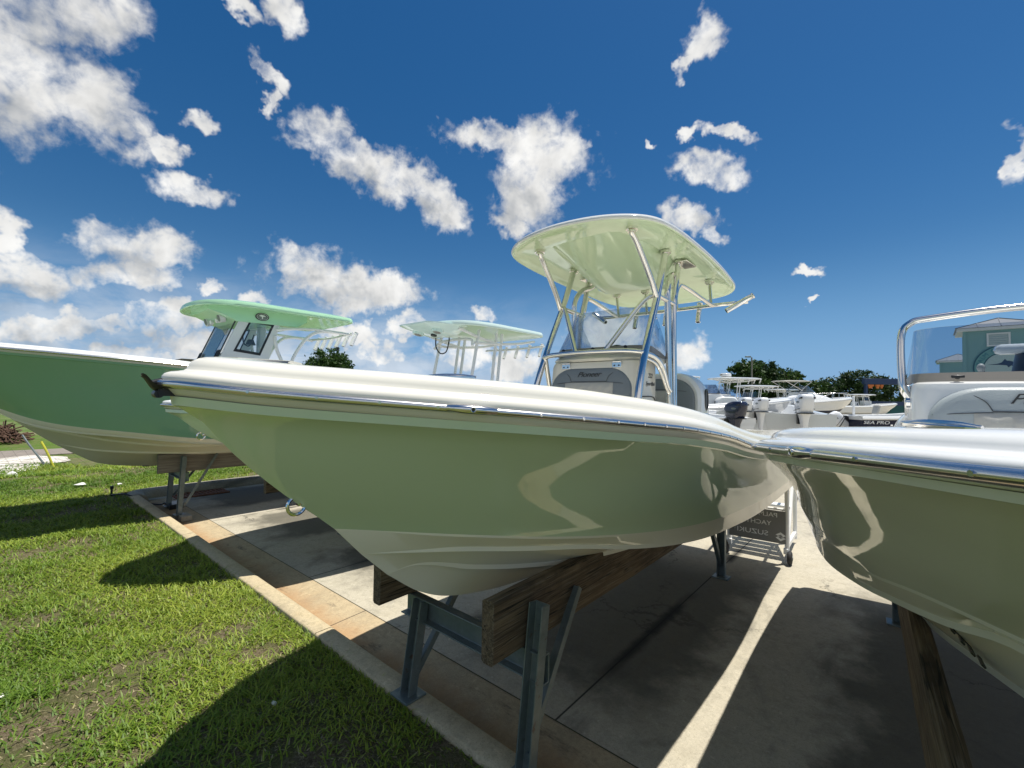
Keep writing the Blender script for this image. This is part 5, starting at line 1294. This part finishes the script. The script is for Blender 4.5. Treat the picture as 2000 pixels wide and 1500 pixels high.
# ------------------------------------------------------------------ street lamp, hoist, screen fence
pl_ = ground_at(1468.5, 50); lamp = thing('street_lamp', 'tall grey street lamp pole in front of the dark trees', 'street lamp', pl_, -CAM_YAW*0+.71)
mb = MB(); mb.cyl((0, 0, -.3), (0, 0, 6.95), .11, 14, .075); mb.build('pole', simple('pole_paint', (.22, .20, .17), .6), lamp)
mb = MB(); mb.tube([(0, 0, 6.85), (-.12, 0, 6.98), (-.3, 0, 7.0)], .035, 8); mb.build('arm', 'galv', lamp)
mb = MB(); mb.box((-.42, 0, 7.02), (.55, .34, .14)); mb.build('lamp_head', 'galv', lamp, bevel=.03)
M['hoist_blue'] = simple('blue_paint', (.014, .035, .10), .45)
M['orange'] = simple('orange_paint', (.55, .16, .03), .5)
hp = ground_at(1694, 68); ho = thing('boat_hoist', 'blue gantry boat hoist with orange slings beside the spreading tree', 'hoist', hp, CAM_YAW)
mb = MB(); mb.box((3.0, 0, 5.35), (7.2, .5, .85)); mb.build('gantry_beam', 'hoist_blue', ho, bevel=.03)
for x in (-.2, 6.3):
    mb = MB(); mb.box((x, 0, 2.55), (.35, .4, 4.95)); mb.build('leg', 'hoist_blue', ho, bevel=.02)
    mb = MB(); mb.cyl((x, -.3, .45), (x, .3, .45), .45, 20); mb.build('wheel', 'rubber', ho)
for x, w in ((.4, .9), (1.5, .6), (2.1, .4)):
    mb = MB(); mb.box((x, -.1, 4.75), (w, .3, .28)); mb.box((x, -.1, 4.47), (w*.6, .2, .3)); mb.build('sling_block', 'orange', ho, bevel=.03)
fp = ground_at(1688, 60); sf = thing('screen_fence', 'blue and teal screened fence below the gantry hoist', 'fence', fp, CAM_YAW)
M['screen_teal'] = simple('teal_screen', (.015, .085, .085), .8, 0, .25, .8)
for k_ in range(4):
    mb = MB(); mb.box((.9+1.72*k_, 0, 1.45), (1.66, .05, 1.7)); mb.build('screen_panel', 'screen_teal', sf, smooth=False)
    mb = MB(); mb.box((.9+1.72*k_, -.04, 2.05), (1.68, .03, .55)); mb.build('top_band', 'hoist_blue', sf, smooth=False)
for k_ in range(5):
    mb = MB(); mb.cyl((.04+1.72*k_, .05, -.2), (.04+1.72*k_, .05, 2.5), .04, 10); mb.build('post', 'galv', sf)
gp = ground_at(1672, 58); gb = thing('utility_box', 'plain grey utility box left of the blue screened fence', 'box', gp, CAM_YAW)
mb = MB(); mb.box((-.4, 0, 1.15), (1.1, .6, 2.1)); mb.build('cabinet', simple('box_grey', (.13, .13, .13), .6), gb, bevel=.03)
mb = MB(); mb.box((-.4, -.31, 1.15), (.9, .02, 1.8)); mb.build('door', simple('box_door', (.16, .16, .16), .6), gb, smooth=False)

# ------------------------------------------------------------------ teal buildings
M['teal_wall'] = simple('teal_siding', (.22, .38, .36), .7, 0, .05, 1.2)
M['roof_metal'] = simple('standing_seam_roof', (.16, .17, .185), .4, .3, .1, .6)
M['trim_white'] = simple('white_trim', (.75, .75, .73), .6)
def teal_building(name_label, px, dep, w, d, h, pitch, rz, over=.8):
    p = at(px, 790, dep); b = thing('building', name_label, 'building', (p.x, p.y, 0), rz)
    mb = MB(); mb.box((w/2, d/2, h/2-.15), (w, d, h+.3)); mb.build('wall', 'teal_wall', b, smooth=False)
    mb = MB()
    for sx in (0, w): mb.box((sx, -.0, h/2), (.22, .24, h)); 
    for k_ in range(2): pass
    cb = MB(); cb.box((0, 0, h/2), (.24, .26, h-.02)); cb.build('corner_board', 'teal_wall', b, smooth=False)
    cb = MB(); cb.box((w, 0, h/2), (.24, .26, h-.02)); cb.build('corner_board', 'teal_wall', b, smooth=False)
    mb = MB(); mb.box((w/2, d/2, h+.12), (w+2*over, d+2*over, .26)); mb.build('fascia', 'trim_white', b, smooth=False)
    ap = Vector((w/2, d/2, h+.27+pitch)); a = over+.12; q = [Vector((-a, -a, h+.27)), Vector((w+a, -a, h+.27)), Vector((w+a, d+a, h+.27)), Vector((-a, d+a, h+.27))]
    mb = MB(); mb.add(q+[ap], [(0, 1, 4), (1, 2, 4), (2, 3, 4), (3, 0, 4), (3, 2, 1, 0)])
    rf = mb.build('roof', 'roof_metal', b, smooth=False)
    def seam(p0, p1):
        mb.beam(p0+Vector((0, 0, .03)), p1+Vector((0, 0, .03)), .05, .07)
    mb = MB()
    for i in range(1, int(w/1.1)):
        x = -a+(w+2*a)*i/int(w/1.1)
        t_ = 1-abs(x-w/2)/(w/2+a)
        seam(Vector((x, -a, h+.27)), Vector((x, -a+(d/2+a)*t_, h+.27+pitch*t_)))
        y = -a+(d+2*a)*i/int(w/1.1); t_ = 1-abs(y-d/2)/(d/2+a)
        seam(Vector((-a, y, h+.27)), Vector((-a+(w/2+a)*t_, y, h+.27+pitch*t_)))
    mb.build('roof_seam', 'roof_metal', rf, smooth=False)
    mb = MB()
    for c_ in q: seam(c_, ap)
    mb.build('hip_cap', 'roof_metal', rf, smooth=False)
    return b
rzb = CAM_YAW-.75
bA = teal_building('teal clad tower with grey hipped roof and round sign, seen through the windscreen', 1886, 45, 5.0, 4.6, 9.35, 1.15, rzb, .55)
bB = teal_building('smaller teal building with grey hipped roof left of the tower', 1838, 80, 4.6, 4.4, 9.5, 1.3, rzb, .5)
# louvred vent
vx, vz = 2.32, 8.4
mb = MB()
for a in (-.72, .72): mb.box((vx+a, -.05, vz), (.14, .10, 1.3))
for a in (-.58, .58): mb.box((vx, -.05, vz+a), (1.3, .10, .14))
vt = mb.build('vent_frame', 'trim_white', bA, smooth=False)
mb = MB(); mb.box((vx, -.02, vz), (1.3, .04, 1.02))
for k_ in range(5): mb.box((vx, -.05, vz-.4+.2*k_), (1.3, .05, .10), (.5, 0, 0))
mb.build('louvre', simple('vent_grey', (.45, .52, .50), .7), vt, smooth=False)
# round sign with lettering on an arc and a leaping billfish
sx_, sz_, sr = 2.75, 5.65, 2.2
def ringpts(r, y, n=64): return [Vector((sx_+r*math.cos(t), y, sz_+r*math.sin(t))) for t in np.linspace(0, 2*pi, n+1)[:-1]]
mb = MB(); mb.rings([ringpts(sr, -.02), ringpts(sr, -.12), ringpts(.01, -.121)]); sg_ = mb.build('sign', simple('sign_green', (.16, .34, .30), .6), bA)
mb = MB(); mb.rings([ringpts(sr, -.125), ringpts(sr*.955, -.126)], True, False); mb.build('sign_rim', simple('sign_dark', (.03, .10, .11), .5), sg_, smooth=False)
mb = MB(); mb.rings([ringpts(sr*.69, -.125), ringpts(sr*.65, -.126)], True, False); mb.build('sign_rim', M['sign_dark'] if 'sign_dark' in M else simple('sign_dark', (.03, .10, .11), .5), sg_, smooth=False)
mb = MB(); mb.rings([ringpts(sr*.65, -.124), ringpts(.01, -.1245)]); mb.build('sign_centre', simple('sign_sky', (.45, .55, .50), .6), sg_, smooth=False)
txt = 'PALM CITY YACHTS'; a0, a1 = R(168), R(12)
for i, ch in enumerate(txt):
    if ch == ' ': continue
    a = a0+(a1-a0)*i/(len(txt)-1); r_ = sr*.82
    text_mesh('letter', ch, .50, 'letter_teal', frame((sx_+r_*math.cos(a), -.135, sz_+r_*math.sin(a)), (math.sin(a), 0, -math.cos(a)), (math.cos(a), 0, math.sin(a))), sg_, extrude=.01)
fish = [(-1.75, .30), (-.75, .42), (-.35, .62), (-.05, 1.12), (.10, .85), (.45, .80), (.9, .55), (1.25, .15), (1.5, -.25), (1.85, -.05), (1.72, -.45), (1.8, -.95), (1.45, -.55), (1.0, -.15), (.5, .12), (.25, -.15), (.12, .15), (-.35, .22), (-.75, .28)]
mb = MB(); mb.add([Vector((sx_+a*.7, -.128, sz_+b*.66+.1)) for a, b in fish]+[Vector((sx_+a*.7, -.14, sz_+b*.66+.1)) for a, b in fish], [tuple(range(len(fish)-1, -1, -1)), tuple(range(len(fish), 2*len(fish)))]); mb.build('sign_figure', simple('fish_navy', (.03, .05, .09), .5), sg_, smooth=False)

# ------------------------------------------------------------------ boats and motors in the yard behind
def motor(root, x, y, z, mat, s=1.0, tilt=0., label_=None):
    "outboard: cowl with a chamfered top, midsection, gearcase, propeller; hinge at (x, y, z), faces aft along +y"
    m = Matrix.Translation((x, y, z)) @ Matrix.Rotation(tilt, 4, 'X') @ Matrix.Scale(s, 4)
    tf = lambda rs: [[m @ Vector(p) for p in r] for r in rs]
    def sect(zz, y0, y1, w, r=.35):
        pts = []
        for k_ in range(20):
            a = 2*pi*k_/20; ca, sa = math.cos(a), math.sin(a); f = lambda v: math.copysign(abs(v)**.55, v)
            pts.append((w*f(ca), (y0+y1)/2+(y1-y0)/2*f(sa), zz))
        return pts
    cowl = [sect(.10, .12, .56, .16), sect(.13, .06, .62, .20), sect(.28, -.02, .68, .215), sect(.44, -.06, .74, .215), sect(.58, -.02, .77, .20), sect(.66, .12, .76, .185), sect(.71, .30, .70, .16), sect(.72, .40, .62, .10)]
    mb = MB(); mb.rings(tf(cowl)); c = mb.build('outboard_motor', mat, root, angle=45)
    mb = MB(); mb.rings(tf([sect(.115, .02, .70, .222), sect(.145, .02, .70, .222)])); mb.build('cowl_seam', 'black', c)
    for sg in (1, -1):
        mb = MB(); mb.rings(tf([[(sg*.198, .46+.11*math.cos(a), .47+.035*math.sin(a)) for a in np.linspace(0, 2*pi, 17)[:-1]], [(sg*.2185, .46+.11*math.cos(a), .47+.035*math.sin(a)) for a in np.linspace(0, 2*pi, 17)[:-1]]])); mb.build('badge', 'galv', c)
        mb = MB(); mb.rings(tf([[(sg*x_, y_, z_) for y_, z_ in ((.55, .60), (.73, .63), (.74, .585), (.57, .56))] for x_ in (.15, .203)])); mb.build('air_intake', 'black', c, smooth=False)
        mb = MB(); mb.rings(tf([[(sg*x_, y_, z_) for y_, z_ in ((.05, .20), (.60, .26), (.60, .275), (.05, .215))] for x_ in (.15, .2195)])); mb.build('decal_stripe', 'black', c, smooth=False)
    mb = MB(); mb.rings(tf([sect(-.75, .24, .40, .05), sect(-.4, .18, .46, .075), sect(-.05, .12, .52, .11), sect(.11, .10, .58, .15)])); mb.build('midsection', mat, c, angle=45)
    mb = MB(); mb.rings(tf([sect(-.76, .16, .62, .16), sect(-.74, .16, .62, .16)])); mb.build('cavitation_plate', mat, c)
    mb = MB(); mb.rings(tf([[(.065*q*math.cos(a), yy, -.90+.065*q*math.sin(a)) for a in np.linspace(0, 2*pi, 15)[:-1]] for yy, q in ((-.02, .05), (.06, .6), (.2, 1), (.48, .95), (.56, .7))])); mb.build('gearcase', mat, c)
    mb = MB(); mb.rings(tf([sect(-1.18, .26, .34, .012), sect(-.95, .2, .44, .03), sect(-.74, .2, .44, .045)])); mb.build('skeg', mat, c)
    pr = MB()
    for k_ in range(3):
        a = 2*pi*k_/3; ca, sa = math.cos(a), math.sin(a); tx, tz_ = -sa, ca
        pr.rings(tf([[(.04*ca+tx*w_*b_, .58+b_*dy, -.90+.04*sa+tz_*w_*b_) for b_, dy in ((-1, -.02), (1, .02))] if rr == 0 else [(rr*ca+tx*w_*b_, .58+b_*.03, -.90+rr*sa+tz_*w_*b_) for b_ in (-1, 1)] for rr, w_ in ((0, .03), (.09, .08), (.15, .09), (.19, .05))]), False, False)
    pr.build('propeller', 'galv', c)
    mb = MB(); mb.box(m @ Vector((0, .02, -.05)), (.22*s, .16*s, .34*s), m.to_3x3().normalized()); mb.build('transom_bracket', 'black', c, bevel=.01)
    return c
def yard_spec(L=6.4, top='white', bot='white', dz=0., band=None):
    k_ = L/6.15; sp = dict(SPEC_C)
    pl = Plan([(0, .0), (.03, .1), (.1, .22), (.3, .43), (.63, .69), (.93, .9), (1.3, 1.08), (1.8, 1.2), (2.4, 1.25), (3.5, 1.26), (5, 1.2), (L, 1.12)],
              [(0, 2.0+dz), (.6, 1.93+dz), (1.44, 1.85+dz), (2.5, 1.75+dz), (3.5, 1.66+dz), (5, 1.6+dz), (L, 1.58+dz)], L, n=30)
    sp.update(plan=pl, top_mat=top, bottom_mat=bot, deck_mat='white', floor=1.25, stem=[(1.10, .95), (1.24, .80), (1.39, .66), (1.57, .42), (1.75, .2), (1.9+dz*.5, .09), (2.0+dz, .0)])
    if band: sp.update(band=2, band_mat=band)
    return sp
def yard_boat(label, px, dep, yaw, sp, top=None, motors=(), stern=False, z=0., topmat='white', radar=False, con=True, anchor_s=None, mot_tilt=0., ms=1.0):
    "px, dep: where the bow (or the stern) stands"
    p = at(px, 790, dep); L = sp['plan'].L
    a = Vector((-math.sin(yaw), math.cos(yaw), 0)); o = Vector((p.x, p.y, z))-(a*L if stern else Vector((0, 0, 0)))
    b = thing('yard_boat', label, 'boat', o, yaw, 'boats parked in the yard behind')
    h, d, r = make_hull(b, sp)
    if con:
        cn = console(b, .42, 2.7, 3.5, 1.3, 2.3, 'white', .06, .1)
        windshield(cn, ushape(.42, 2.8, 3.5, 2.3, .15), ushape(.38, 3.0, 3.6, 2.7, .14), 'smoke_glass', .08)
        leaning_post(b, 4.1, .45, 2.2)
    if top:
        t_ = canopy('hardtop', b, oval_top(.85, 2.3, 4.9), top, 0, 3, [topmat, topmat], .09, .12, .04)
        hardtop_frame(b, .48, 3.2, 3.65, top+.03, 'alu_white', 1.25)
        for xx in (-.5, 0, .5): rod_holder(b, (xx, 4.9, top-.2), (xx, 5.0, top+.05), 'alu_white', .03)
        if radar:
            mb = MB(); mb.cyl((0, 3.2, top+.10), (0, 3.2, top+.16), .2, 20); rb = mb.build('radar', 'white', t_)
            mb = MB(); mb.cyl((0, 3.2, top+.16), (0, 3.2, top+.34), .30, 28, .27); mb.build('radar_dome', 'white', rb, bevel=.03)
            mb = MB(); mb.box((.0, 2.91, top+.25), (.22, .03, .07)); mb.build('radar_badge', 'frit', rb)
    for i, (x_, mat, tl) in enumerate(motors): motor(b, x_, L+.06, sp['plan'].fz(L)+.02, mat, ms, tl)
    for s_ in (1.4, 4.6):
        for xx in (-.45, .45):
            mb = MB(); mb.box((xx, s_, .38), (.12, .5, .78)); mb.build('support_block', 'wood_grey', b, smooth=False)
    if z: pass
    return b
WHITE = yard_spec()
YAWR = CAM_YAW-pi/2     # stern to the right of the picture
yard_boat('white boat with hardtop and radar dome, behind the leaning post of the light green boat', 1215, 27, YAWR+.25, yard_spec(6.8, dz=.15), 3.45, ((0, 'motor_white', 0),), radar=True)
yard_boat('white boat with long hardtop and radar dome, in front of the street lamp', 1312, 25, YAWR+.12, yard_spec(7.2, dz=.1), 3.25, ((.3, 'motor_white', 0), (-.3, 'motor_white', 0)), radar=True)
yard_boat('white boat with the lowest hardtop, left of the dark trees', 1378, 31, YAWR+.1, yard_spec(6.2, dz=.1), 3.05, ((0, 'motor_white', 0),))
yard_boat('white boat with twin white motors, stern towards the middle boat', 1462, 16.2, pi+.60, yard_spec(6.4, dz=-.05), None, ((.27, 'motor_white', 0), (-.27, 'motor_white', 0)), stern=True, con=True, ms=.85)
yard_boat('plain white boat with a round navy motor low behind the green hull', 1418, 13.6, pi+1.05, yard_spec(5.0, dz=-.22), None, ((0, 'motor_navy', 0),), stern=True, con=False, ms=.85)
yard_boat('grey sided boat with its bow to the right, low on its blocks', 1545, 18.5, YAWR+pi-.15, yard_spec(6.0, 'grey_hull', 'grey_hull', dz=.1), None, ((0, 'motor_white', 0),), con=True, stern=False)
yard_boat('white boat with one tall white motor standing upright', 1563, 15.8, pi+.40, yard_spec(6.0, dz=-.10), None, ((0, 'motor_white', 0),), stern=True, con=False, ms=1.1)
yard_boat('white boat with low hardtop standing crosswise in front of the olive trees', 1600, 41, YAWR+pi+.1, yard_spec(7.4, dz=.1), 3.1, ((0, 'motor_white', 0),))
yard_boat('small white boat with a raised white motor, below the low hardtop', 1525, 34, YAWR+pi+.3, yard_spec(6.0, dz=-.1), None, ((0, 'motor_white', -.5),), con=True)
yard_boat('white boat with hardtop in the gap right of the spreading tree', 1752, 48, YAWR+pi-.1, yard_spec(6.4), 2.9, ((0, 'motor_white', 0),))
# cabin boat with navy boot stripe on a trailer
cb = yard_boat('white cabin boat with navy lower hull on a trailer, bow to the right', 1664, 33, YAWR+pi+.02, yard_spec(7.6, 'white', 'navy', dz=.12), None, (), con=False, stern=False, z=.25)
mb = MB(); rs = []
for s_, z_, w_ in ((1.5, 2.02, .30), (2.2, 2.28, .62), (3.2, 2.46, .80), (4.2, 2.52, .86), (4.35, 2.50, .86), (4.4, 1.5, .86)): rs.append([Vector((x*w_, s_, 1.5+(z_-1.5)*(1-abs(x)**4*.6))) for x in np.linspace(-1, 1, 15)])
mb.rings(rs, False, False); mb.build('cabin', 'white', cb)
windshield(cb, ushape(.82, 3.1, 4.4, 2.44, .3), ushape(.68, 3.6, 4.4, 2.95, .28), 'smoke_glass', .12, 'white')
canopy('soft_top', cb, oval_top(.85, 3.3, 5.6), 3.28, 0, 3, ['vinyl_white', 'vinyl_white'], .05, .08, .03)
for sg in (1, -1):
    tube_part('top_leg', [[(sg*.8, 4.9, 1.8), (sg*.8, 4.2, 2.7), (sg*.78, 3.5, 3.28)]], .022, 'steel', cb)
    tube_part('top_leg', [[(sg*.8, 4.2, 2.6), (sg*.8, 4.9, 3.0), (sg*.78, 5.4, 3.28)]], .022, 'steel', cb)
    tube_part('bow_rail', [[(sg*.15, .35, 2.45), (sg*.6, .9, 2.50), (sg*1.0, 2.2, 2.42), (sg*1.1, 3.2, 2.1)]], .016, 'steel', cb)
    for s_, w_ in ((.9, .6), (1.6, .85), (2.2, 1.0)): tube_part('rail_post', [[(sg*w_, s_, 1.95), (sg*w_, s_, 2.48)]], .013, 'steel', cb)
def trailer(ref, label, L):
    t = thing('boat_trailer', label, 'trailer', ref.location.copy(), ref.rotation_euler.z); t.location.z = 0
    for sg in (1, -1):
        mb = MB(); mb.beam((sg*.75, 1.0, .55), (sg*.95, L, .55), .10, .12); mb.build('frame_rail', 'galv', t, smooth=False)
        for s_ in (L*.62, L*.62+.85):
            mb = MB(); mb.torus((sg*1.12, s_, .36), (1, 0, 0), .25, .11, 26, 10); w = mb.build('wheel', 'rubber', t)
            mb = MB(); mb.cyl((sg*1.05, s_, .36), (sg*1.20, s_, .36), .19, 18); mb.build('rim', 'alu_white', w)
    for s_ in (1.4, L*.5, L*.95):
        mb = MB(); mb.beam((-.95, s_, .55), (.95, s_, .55), .08, .1); mb.build('cross_member', 'galv', t, smooth=False)
    mb = MB(); mb.beam((0, -1.2, .5), (0, 1.2, .55), .1, .12); mb.build('tongue', 'galv', t, smooth=False)
trailer(cb, 'galvanised trailer with black tyres under the white cabin boat', 7.0)
sp_ = yard_spec(6.0, 'navy', 'white', dz=-.05); sp_['deck_mat'] = 'white'
bs = yard_boat('navy sided boat with white rail and maker lettering, motor tilted up', 1655, 21.5, YAWR+pi-.12, sp_, None, ((0, 'motor_white', -1.05),), stern=True, con=False, z=-.23)
mb = MB(); mb.box((.9, 5.2, 1.95), (.09, .09, 1.3)); mb.build('rod_post', 'alu_white', bs, bevel=.02)
mb = MB(); mb.box((-.25, 4.9, 1.95), (.42, .10, .45), (.25, 0, 0)); mb.build('folding_seat', 'vinyl_white', bs, bevel=.04)
mb = MB(); mb.box((0, 3.0, 1.85), (.7, .6, .5)); mb.build('console', 'white', bs, bevel=.08)
for sg in (1, -1):
    pl0, pl1 = sp_['plan'].pt(.83, .05, -.165), sp_['plan'].pt(.99, .05, -.165)
    pa = Vector(((pl0.x+pl1.x)/2*sg+.03*sg, (pl0.y+pl1.y)/2, (pl0.z+pl1.z)/2))
    text_mesh('lettering', 'SEA PRO', .20, 'letter_white', frame(pa, (0, sg, 0), (-.08*sg, 0, 1)), bs.children[0], shear=.25, sx=1.4, extrude=.01)
